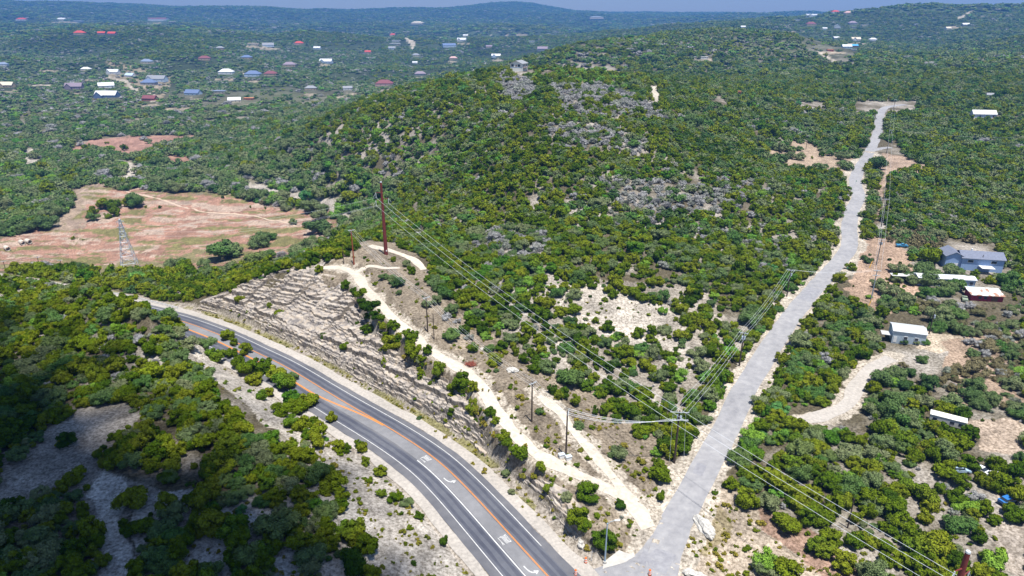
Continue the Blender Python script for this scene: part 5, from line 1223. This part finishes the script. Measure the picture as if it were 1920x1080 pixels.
def scatter(r0, r1, sp_, rad, seed, zk=1.0, wmul=1):
    rg = np.random.default_rng(seed); m_ = math.sin(R(50)) * r1
    xs = np.arange(-m_, m_, sp_); ys = np.arange(max(r0 * math.cos(R(52)), 1), r1, sp_)
    X, Y = np.meshgrid(xs, ys); X = X + (np.arange(len(ys)) % 2)[:, None] * sp_ * .5
    X = (X + rg.uniform(-.55, .55, X.shape) * sp_).ravel(); Y = (Y + rg.uniform(-.55, .55, Y.shape) * sp_).ravel()
    rr = np.hypot(X, Y); k = (rr >= r0) & (rr < r1) & (np.abs(np.arctan2(X, Y)) < R(54)); X, Y = X[k], Y[k]
    Z = GR(X, Y); px, py, dep = proj(X, Y, Z); k = (px > (-420 if r0 < 1000 else -140)) & (px < (2340 if r0 < 1000 else 2060)) & (py < 1240); X, Y, Z, px, py = X[k], Y[k], Z[k], px[k], py[k]
    px2, py2, _ = proj(X, Y, Z + 2.6)
    d1, z1 = zone_info(px, py, X, Y); d2, z2 = zone_info(px2, py2, X, Y)
    den = np.minimum(d1, d2); zi = np.where(d1 <= d2, z1, z2)
    nz = fbm(X, Y, 16, 3); cl = np.clip(.5 + nz * 1.5, 0, 1)
    if r0 < 500: den = np.where((den > .5) & (den < .96), den - np.clip(nz - .30, 0, 1) * 2.2, den)
    den = np.where((den > .05) & (den < .85), np.clip(den + (cl - .5) * .8, 0, 1), den)
    if r0 < 500: den = np.where(den > .5, den * (1 - .38 * smooth(.16, .34, fbm(X - 90, Y + 40, 9, 3))), den)
    if 1000 < r0 < 3000: den = np.where(Z < 5, den * (1 - .8 * smooth(.16, .30, fbm(X, Y, 130, 4))), den * (1 - .35 * smooth(.2, .35, fbm(X, Y, 60, 3))))
    valley = (Z < -15) & (np.hypot(X, Y) < 1500)
    keep = rg.random(len(X)) < den * np.where(valley, .74, 1)
    X, Y, Z, px, py, zi, valley = [a[keep] for a in (X, Y, Z, px, py, zi, valley)]
    # clear roads, tracks, buildings, solo trees
    ok = np.ones(len(X), bool)
    if r0 < 1100:
        for L, c in ((HW, 13.4), (SR, 5.4), (BR, 4), (T1, 3.4), (T2, 2.6), (T3, 2.4), (T4, 2.8), (DW, 4.2)):
            D, I, S = dist_line(X, Y, L)
            if L is HW: ok &= ~((D < np.where(S > 0, 12.5, np.where(HWS[I] > SPLIT, 8.5, 15.0))))
            else: ok &= D > c
    for cx, cy, cr in CLEAR:
        ok &= (X - cx) ** 2 + (Y - cy) ** 2 > (cr + (1.5 if r0 < 500 else 3)) ** 2
    for bx0, by0, bx1, by1, bd in BUILD:
        pxm, pym = px, py - 2.2 * FPX / np.maximum(np.hypot(X, Y), 1)
        ok &= ~((pxm > bx0) & (pxm < bx1) & (pym > by0) & (pym < by1) & (np.hypot(X, Y) < bd + 12))
    if r0 < 500:
        for cx, cy, cr in SOLOARR: ok &= (X - cx) ** 2 + (Y - cy) ** 2 > (cr + 1.2) ** 2
    X, Y, Z, px, py, zi, valley = [a[ok] for a in (X, Y, Z, px, py, zi, valley)]
    u = rg.random(len(X)); pat = fbm(X + 500, Y - 200, 55, 3)       # species come in drifts
    u = np.clip(u * .72 + (pat + .5) * .28 + rg.uniform(-.06, .06, len(X)), 0, .9999)
    sp = np.zeros(len(X), int); inv = valley | ((Z < -5) & (px < 700))
    right = (px > 1600) | ((py < 330) & (px > 1250))
    sp = np.where(inv, pick(W_VAL, u), np.where(right, pick(W_RIGHT, u), pick(W_HILL, u)))
    for i, (poly, d, W) in enumerate(ZONES):
        if W: m2 = zi == i; sp = np.where(m2, pick(W, u), sp)
    rd = rg.uniform(rad[0], rad[1], len(X)) * (1 + .35 * (rg.random(len(X)) < .12)) * np.where(sp == 1, 1.22, 1) * np.where(valley & (r0 < 1000), 1.55, 1) * np.where(sp == 5, .5, 1)
    big = rd * np.where(sp == 0, rg.uniform(.85, 1.2, len(X)), rg.uniform(.78, 1.0, len(X))) * zk
    return [tuple(a) for a in zip(X, Y, Z, rd, big, sp, np.zeros(len(X), int))]
A_ = scatter(60, 470, 3.35, (1.4, 3.0), 1)
A2 = scatter(60, 330, 3.0, (.5, 1.15), 8)
B_ = scatter(470, 1100, 5.1, (2.3, 4.3), 2)
C_ = scatter(1100, 3000, 10.5, (4.2, 7.8), 3, .72)
D_ = scatter(3000, 9000, 27, (11, 19), 4, .42)
# tufts and small bushes on open ground
def tufts(n_, seed):
    rg = np.random.default_rng(seed); px = rg.uniform(0, 1920, n_ * 6); py = rg.uniform(480, 1090, n_ * 6)
    polys = [ZONES[i][0] for i in (7, 8, 9, 10, 11, 12, 14, 6, 20)]
    m = np.zeros(len(px), bool)
    for q in polys: m |= inpoly(px, py, q)
    px, py = px[m][:n_], py[m][:n_]; out = []
    W = [hit(a, b, GR) for a, b in zip(px, py)]
    X = np.array([q.x for q in W]); Y = np.array([q.y for q in W]); ok = np.ones(len(W), bool)
    for L, c in ((HW, 13.6), (SR, 4.6), (T1, 2.6), (T2, 2.0), (T3, 1.8), (T4, 2), (DW, 3.4)):
        D, I, S = dist_line(X, Y, L); ok &= D > (np.where(S > 0, 9.6, 14.0) if L is HW else c)
    for cx, cy, cr in CLEAR: ok &= (X - cx) ** 2 + (Y - cy) ** 2 > (cr + .5) ** 2
    for q, o in zip(W, ok):
        if o: r_ = float(rg.uniform(.25, .8)) * (1.6 if rg.random() < .15 else 1); out.append((q.x, q.y, q.z, r_, r_ * .85, 5 if rg.random() < .75 else 0, 0))
    return out
T += tufts(900, 5)
# weeds in the ditch under the rock face
rg = np.random.default_rng(9)
for s_ in np.arange(sa + 4, sb, 1.5):
    if rg.random() < .6:
        x, y, z = at_line(HW, np.array([s_]), HWS, float(rg.uniform(9.0, 10.8))); r_ = float(rg.uniform(.25, .75)); T.append((float(x[0]), float(y[0]), float(GR(x, y)[0]), r_, r_ * .9, 5, 0))
# bushes rooted on the ledges of the face
for k_ in range(90):
    s_ = float(rg.uniform(sa + 6, sb - 4)); o_ = float(rg.uniform(11.5, 24)); x, y, z = at_line(HW, np.array([s_]), HWS, o_); r_ = float(rg.uniform(.3, .8)); T.append((float(x[0]), float(y[0]), float(GR(x, y)[0]) + .3, r_, r_, 5 if k_ % 3 else 0, 0))
# bushes along the crest between the rock face and the upper track
rc = np.random.default_rng(31); CR = [(600,545),(650,530),(700,585),(760,615),(830,685),(920,755),(1000,840),(975,862),(880,790),(800,725),(720,675),(640,610)]
cx_ = rc.uniform(600, 1000, 520); cy_ = rc.uniform(530, 862, 520); m_ = inpoly(cx_, cy_, CR)
for a, b in zip(cx_[m_], cy_[m_]):
    q = hit(a, b, GR); D, I, S = dist_line(np.array([q.x]), np.array([q.y]), T1)
    if D[0] > 3.2: r_ = float(rc.uniform(.5, 1.9)); T.append((q.x, q.y, q.z, r_, r_ * 1.05, 0 if rc.random() < .75 else 5, 0))
ALL = T + A_ + A2 + B_ + C_ + D_
AR = np.array(ALL, float)
X, Y, Z, RD, ZS, SPI, SOL = AR.T; SPI = SPI.astype(int)
rgn = np.random.default_rng(77); RZ = rgn.uniform(0, 6.283, len(X)); VI = rgn.integers(0, 1000, len(X)); RY = RD * rgn.uniform(.68, 1.18, len(X)); LEAN = rgn.normal(0, .09, (len(X), 2)) * (DIST_ := np.hypot(X, Y) < 1500)[:, None]
PX, PY, DEP = proj(X, Y, Z + ZS * .6); DIST = np.hypot(X, Y)
vis = (PX > 4) & (PX < 1916) & (PY > 2) & (PY < 1076)
cand = np.nonzero(vis & (DIST < 1300))[0]
occ = np.zeros(len(cand), bool)
for f in np.linspace(.3, .985, 36):
    zz = CAMZ + (Z[cand] + ZS[cand] - CAMZ) * f; occ |= GR(X[cand] * f, Y[cand] * f) > zz + .2
vis[cand[occ]] = False
size = np.where(vis, RD / np.maximum(DEP, 1), 0) * (1 + 3.0 * SOL * (RD > 1.2))
INDIV = np.zeros(len(X), bool)
for kinds, cap in (((0,), 300), ((1, 4), 300), ((2,), 300), ((3,), 300), ((5,), 300)):
    k_ = np.nonzero(np.isin(SPI, kinds) & vis)[0]; k_ = k_[np.argsort(-size[k_])][:cap]; INDIV[k_] = True
# ------------------------------------------------------------------ labels of the single trees
LM = [ # landmark (photo px), phrase
 (60,1040,"in the dark thicket of the lower left corner"),(245,938,"by the pale path at lower left"),(90,860,"beside the bare limestone slab at far left"),(330,1000,"between the rocky openings at lower left"),(470,965,"by the small rocky opening left of the highway"),
 (600,1040,"in the thicket at the bottom left of the highway"),(690,950,"on the bare bank left of the highway"),(760,980,"on the pale stony bank below the highway"),(640,860,"on the stony bank beside the highway, left of the lane markings"),(560,760,"at the bend of the highway, on its left bank"),
 (470,690,"between the pale slope and the highway"),(400,640,"at the upper end of the pale slope"),(250,640,"on the wooded left hill below the guard rail"),(60,600,"on the wooded left hill near the picture edge"),(100,700,"in the thick wood above the limestone slab"),(300,700,"in the middle of the wooded left hill"),(400,800,"in the wood between the limestone slab and the pale slope"),(260,810,"in the clump right of the limestone slab"),
 (520,600,"rooted high on the rock cut face, at its upper left"),(640,660,"on the rock cut face, left half"),(760,740,"on the rock cut face, middle"),(880,830,"on the rock cut face beside the lane markings"),(1000,930,"near the right end of the rock cut"),(1110,1000,"near the street lamp"),
 (660,540,"between the dirt pad and the rock cut"),(740,640,"on the crest between the rock cut and upper track"),(880,760,"on the crest between the rock cut and lower track"),(1090,930,"left of where the dirt tracks meet the side road"),(760,520,"below the tall red mast"),(850,590,"right of the upper dirt track"),(960,660,"above the red brush pile"),(1060,745,"beside the pole between the two dirt tracks"),(1180,850,"left of the large junction pole"),
 (600,480,"on the slope behind the dirt pad"),(430,530,"in the band of wood above the rock cut's left end"),(250,545,"in the band of wood between guard rail and red field"),(60,520,"in the wood at the left end of the red field"),
 (420,463,"on the red field, at its biggest tree"),(340,490,"on the near edge of the red field"),(490,450,"in the trio on the right of the red field"),(597,423,"at the right end of the red field"),(220,385,"on the upper left of the red field"),
 (1150,600,"around the stony opening in the central wood"),(1000,560,"in the central wood left of the stony opening"),(900,520,"in the central wood beside the ravine"),(1250,720,"in the central wood above the large junction pole"),(1330,560,"in the central wood left of the side road"),(1420,440,"in the upper right of the central wood"),(960,450,"around the large grey patch of the central wood"),(800,420,"right of the tall red mast's head"),(1200,360,"around the grey streak across the middle hill"),(1050,330,"on the middle of the big hill"),(850,300,"on the light green flank of the big hill"),(1110,255,"around the upper grey patch of the big hill"),(1000,160,"just below the hilltop house"),(700,260,"on the left ridge of the big hill"),(650,350,"at the foot of the big hill by the creek bed"),(1130,690,"in the open scrub under the conductors"),
 (1330,720,"between the side road and the central wood"),(1430,760,"on the right verge of the side road"),(1560,680,"between the side road and the gravel driveway"),(1600,600,"in the clump in front of the tall grey pole"),(1700,460,"in the tan row above the blue house"),(1760,520,"around the long mobile home"),(1730,630,"by the metal shed"),(1850,590,"below the low red shed"),(1860,700,"in the open oaks at the right edge"),(1720,760,"above the white travel trailer"),(1900,470,"right of the light blue house"),(1640,380,"between the side road bends and the third pole"),(1530,290,"in the bare clearing at upper right"),(1720,310,"in the tan clearing right of the branch road"),
 (1380,900,"at the road corner of the lower right wood"),(1500,860,"in the lower right wood below the driveway"),(1640,900,"in the middle of the lower right wood"),(1790,900,"in the lower right wood near the parked cars"),(1450,1010,"on the open ground at lower right"),(1620,1020,"near the thin lone pole at lower right"),(1780,1040,"around the second red mast's head"),(1900,900,"in the dark clump at the right edge"),
]
LMA = np.array([(a, b) for a, b, _ in LM], float)
NAMES = {0: ('juniper_tree', 'juniper', 'juniper'), 1: ('oak_tree', 'live oak', 'oak tree'), 4: ('oak_tree', 'tan live oak', 'oak tree'), 2: ('leafy_tree', 'bright green leafy tree', 'leafy tree'), 3: ('bare_tree', 'grey bare tree', 'bare tree'), 5: ('shrub', 'yellow green shrub', 'shrub')}
TONE = {0: 'olive green ', 1: 'grey green ', 4: '', 2: '', 3: '', 5: ''}
idx = np.nonzero(INDIV)[0]; idx = idx[np.argsort(DIST[idx])]
near = {i: int(((LMA[:, 0] - PX[i]) ** 2 + (1.6 * (LMA[:, 1] - PY[i])) ** 2).argmin()) for i in idx}
buckets = {}
for i in idx: buckets.setdefault((near[i], NAMES[SPI[i]][1]), []).append(i)
LAB = {}
for (l, nm_), L in buckets.items():
    ph = LM[l][2]; tone = TONE[SPI[L[0]]]
    if len(L) == 1: LAB[L[0]] = "the only separate %s%s %s" % (tone, nm_, ph) if False else "%s%s %s" % (tone, nm_, ph); continue
    L = sorted(L, key=lambda i: -RD[i] / DEP[i])
    used = {}
    by = {'largest ': L[0], 'leftmost ': min(L, key=lambda i: PX[i]), 'rightmost ': max(L, key=lambda i: PX[i]), 'lowest ': max(L, key=lambda i: PY[i]), 'highest ': min(L, key=lambda i: PY[i]), 'smallest ': L[-1]}
    for w_, i in by.items():
        if i not in used: used[i] = w_
    med = np.median([PX[i] for i in L]); medy = np.median([PY[i] for i in L])
    for i in L:
        if i in used: LAB[i] = used[i] + tone + nm_ + ' ' + ph
        else: LAB[i] = "%s %s %s%s %s" % ('lower' if PY[i] > medy else 'upper', 'right' if PX[i] > med else 'left', tone, nm_, ph)
for i in LAB:
    if len(LAB[i].split()) > 16: LAB[i] = LAB[i].replace('olive green ', '').replace('yellow green ', '').replace('grey green ', '').replace('bright green ', 'green ')
    if len(LAB[i].split()) > 16: print('LONG', LAB[i])
for c_, i in enumerate(idx):
    s = SPI[i]; key = SP[s]; nm_, kn, cat = NAMES[s]
    grp = "%ss %s" % (kn, LM[near[i]][2])
    meshes = NEAR[key]; me = meshes[VI[i] % len(meshes)]
    if s in (5, 3, 2) or RD[i] < 1.1:
        o = bpy.data.objects.new(nm_, me); COL.objects.link(o); o.location = (X[i], Y[i], Z[i] - .12 * ZS[i] - (.1 if s == 5 else 0)); o.scale = (RD[i], RY[i], ZS[i]); o.rotation_euler = (LEAN[i, 0], LEAN[i, 1], RZ[i])
        tag(o, LAB[i], cat, grp)
    else:
        t = bpy.data.objects.new(nm_, None); COL.objects.link(t); t.empty_display_size = .2; t.location = (X[i], Y[i], Z[i]); t.scale = (RD[i], RY[i], ZS[i]); t.rotation_euler = (LEAN[i, 0], LEAN[i, 1], RZ[i])
        tag(t, LAB[i], cat, grp)
        o = bpy.data.objects.new("crown", me); COL.objects.link(o); o.parent = t
        o = bpy.data.objects.new("trunk", TRUNK[VI[i] % 4]); COL.objects.link(o); o.parent = t
# ------------------------------------------------------------------ the woods beyond: one object per kind, too many to count
def wood(name, kinds, label, sel):
    vs = []; vi = np.zeros(len(sel), int); d = DIST[sel]
    for k_ in kinds:
        key = SP[k_]; sets = [(NEAR[key], 0, 300)] + ([(MID[key], 300, 1300)] if key in MID else [(NEAR[key], 300, 1300)])
        sets += [(FAR.get(key, FAR['oak']), 1300, 1e9)] if key != 'shr' else []
        for ms, a, b in sets:
            m_ = (SPI[sel] == k_) & (d >= a) & (d < b)
            if not m_.any(): continue
            base = len(vs); vs += ms; vi[m_] = base + VI[sel][m_] % len(ms)
    me = bpy.data.meshes.new(name); n_ = len(sel)
    me.vertices.add(n_); me.vertices.foreach_set("co", np.c_[X[sel], Y[sel], Z[sel] - .12 * ZS[sel]].astype(np.float32).ravel())
    a = me.attributes.new("variant", 'INT', 'POINT'); a.data.foreach_set("value", vi.astype(np.int32))
    a = me.attributes.new("size", 'FLOAT_VECTOR', 'POINT'); a.data.foreach_set("vector", np.c_[RD[sel], RY[sel], ZS[sel]].astype(np.float32).ravel())
    a = me.attributes.new("turn", 'FLOAT_VECTOR', 'POINT'); a.data.foreach_set("vector", np.c_[LEAN[sel, 0], LEAN[sel, 1], RZ[sel]].astype(np.float32).ravel())
    o = bpy.data.objects.new(name, me); COL.objects.link(o); o["kind"] = "stuff"; o["label"] = label; o["category"] = "woodland"
    g = bpy.data.node_groups.new(name, 'GeometryNodeTree'); g.interface.new_socket("Geometry", in_out='INPUT', socket_type='NodeSocketGeometry'); g.interface.new_socket("Geometry", in_out='OUTPUT', socket_type='NodeSocketGeometry')
    N = g.nodes; L = g.links; gi = N.new("NodeGroupInput"); go = N.new("NodeGroupOutput"); J = N.new("GeometryNodeJoinGeometry")
    def attr(nm, dt):
        q = N.new("GeometryNodeInputNamedAttribute"); q.data_type = dt; q.inputs[0].default_value = nm; return q.outputs[0]
    av = attr("variant", 'INT'); asz = attr("size", 'FLOAT_VECTOR'); at_ = attr("turn", 'FLOAT_VECTOR')
    rot = N.new("FunctionNodeEulerToRotation"); L.new(at_, rot.inputs[0])
    for i, ms in enumerate(vs):
        src = SRC.get(ms.name)
        if src is None: src = SRC[ms.name] = bpy.data.objects.new("crown", ms)
        oi = N.new("GeometryNodeObjectInfo"); oi.inputs["Object"].default_value = src; oi.transform_space = 'ORIGINAL'
        cmp_ = N.new("FunctionNodeCompare"); cmp_.data_type = 'INT'; cmp_.operation = 'EQUAL'
        ins = [x for x in cmp_.inputs if x.type == 'INT']; L.new(av, ins[0]); ins[1].default_value = i
        ip = N.new("GeometryNodeInstanceOnPoints"); L.new(gi.outputs[0], ip.inputs["Points"]); L.new(cmp_.outputs[0], ip.inputs["Selection"]); L.new(oi.outputs["Geometry"], ip.inputs["Instance"]); L.new(rot.outputs[0], ip.inputs["Rotation"]); L.new(asz, ip.inputs["Scale"])
        L.new(ip.outputs[0], J.inputs[0])
    L.new(J.outputs[0], go.inputs[0]); md = o.modifiers.new("trees", 'NODES'); md.node_group = g
SRC = {}
rest = ~INDIV
for nm_, kinds, lab in (("juniper_woodland", (0,), "dark olive juniper woodland covering the hills"), ("oak_woodland", (1, 4), "grey green live oak woodland of the valley and hills"), ("leafy_woodland", (2,), "brighter green leafy trees mixed through the woods"), ("bare_woodland", (3,), "grey bare trees mixed through the woods"), ("scrub", (5,), "low yellow green scrub on the open stony ground")):
    sel = np.nonzero(rest & np.isin(SPI, kinds))[0]
    if len(sel): wood(nm_, kinds, lab, sel)
print("TREES", len(X), "individual", int(INDIV.sum()), {SP[k]: int((SPI == k).sum()) for k in range(6)})
# red brush pile: a heap of dead twigs
p = hit(884, 684, GR); b = MB(); rg_ = random.Random(4)
for i in range(420):
    a = rg_.uniform(0, 6.283); q = Vector((math.cos(a) * rg_.uniform(0, 2.1), math.sin(a) * rg_.uniform(0, 1.3), rg_.uniform(0, .9))); q.z *= max(.15, 1 - q.length / 2.6)
    d_ = Vector((rg_.uniform(-1, 1), rg_.uniform(-1, 1), rg_.uniform(-.3, .5))).normalized() * rg_.uniform(.4, 1.2); b.tube(q, q + d_, .05, .02, 4, False)
tag(b.build("brush_pile", M['red_twig'], None, p), "pile of dead rust red branches beside the dirt track", "brush pile")
# ------------------------------------------------------------------ the cloud whose shade lies over the lower left, and the hazy air
HC = 1500.0
def sky_pt(x, y, z=6.0, h=HC): k = (h - z) / SDIR.z; return Vector((x + SDIR.x * k, y + SDIR.y * k, h))
rg = np.random.default_rng(21); VV = []; FF = []; nv = 0
EDGE = [Vector(at_z(*q, 6.0)).to_2d() if False else Vector(at_z(q[0], q[1], 6.0)) for q in ((-160, 560), (0, 645), (120, 735), (250, 825), (420, 875), (560, 930), (660, 1000), (720, 1100), (760, 1300))]
EX = np.array([e.x for e in EDGE]); EY = np.array([e.y for e in EDGE])
xs = np.arange(-330, 60, 4.8); ys = np.arange(-60, 330, 4.8)
for x in xs:
    for y in ys:
        ye = np.interp(x, EX, EY); k = np.array([(x - a) ** 2 + (y - b) ** 2 for a, b in zip(EX, EY)]).min() ** .5
        d_ = (ye - y) * .72                       # metres inside the shaded side
        if x > EX[-1]: d_ = -20 - (x - EX[-1])
        pr = float(smooth(-24, 24, np.array(d_))) * .97
        if rg.random() > pr or d_ < -22: continue
        q = sky_pt(x + rg.uniform(-3, 3), y + rg.uniform(-3, 3)); r_ = rg.uniform(3.2, 5.6)
        if d_ > 8: r_ *= 1.7
        V, F = lump(rg, np.array((q.x, q.y, q.z + rg.uniform(-6, 16))), r_, 1, .25); FF.append(F + nv); VV.append(V); nv += len(V)
cm, nt_, b_ = new_mat("cloud_white"); b_.inputs["Base Color"].default_value = (.85, .85, .87, 1); b_.inputs["Roughness"].default_value = 1
struct(link("cloud", mesh_np("cloud", np.vstack(VV), np.vstack(FF), cm)), "small ragged cloud high above the lower left corner")
b = MB(); b.box(-8300, -160, -170, 8300, 9750, 260)
hm = bpy.data.materials.new("hazy_air"); hm.use_nodes = True; nt_ = hm.node_tree; nt_.nodes.clear(); o_ = nt_.nodes.new("ShaderNodeOutputMaterial"); pv = nt_.nodes.new("ShaderNodeVolumePrincipled")
pv.inputs["Color"].default_value = (.13, .40, 1.0, 1); pv.inputs["Density"].default_value = 1.35e-4; pv.inputs["Anisotropy"].default_value = .2
nt_.links.new(pv.outputs[0], o_.inputs["Volume"])
hz_ = b.build("haze", hm); hz_["kind"] = "stuff"; hz_["label"] = "thin blue haze in the air"
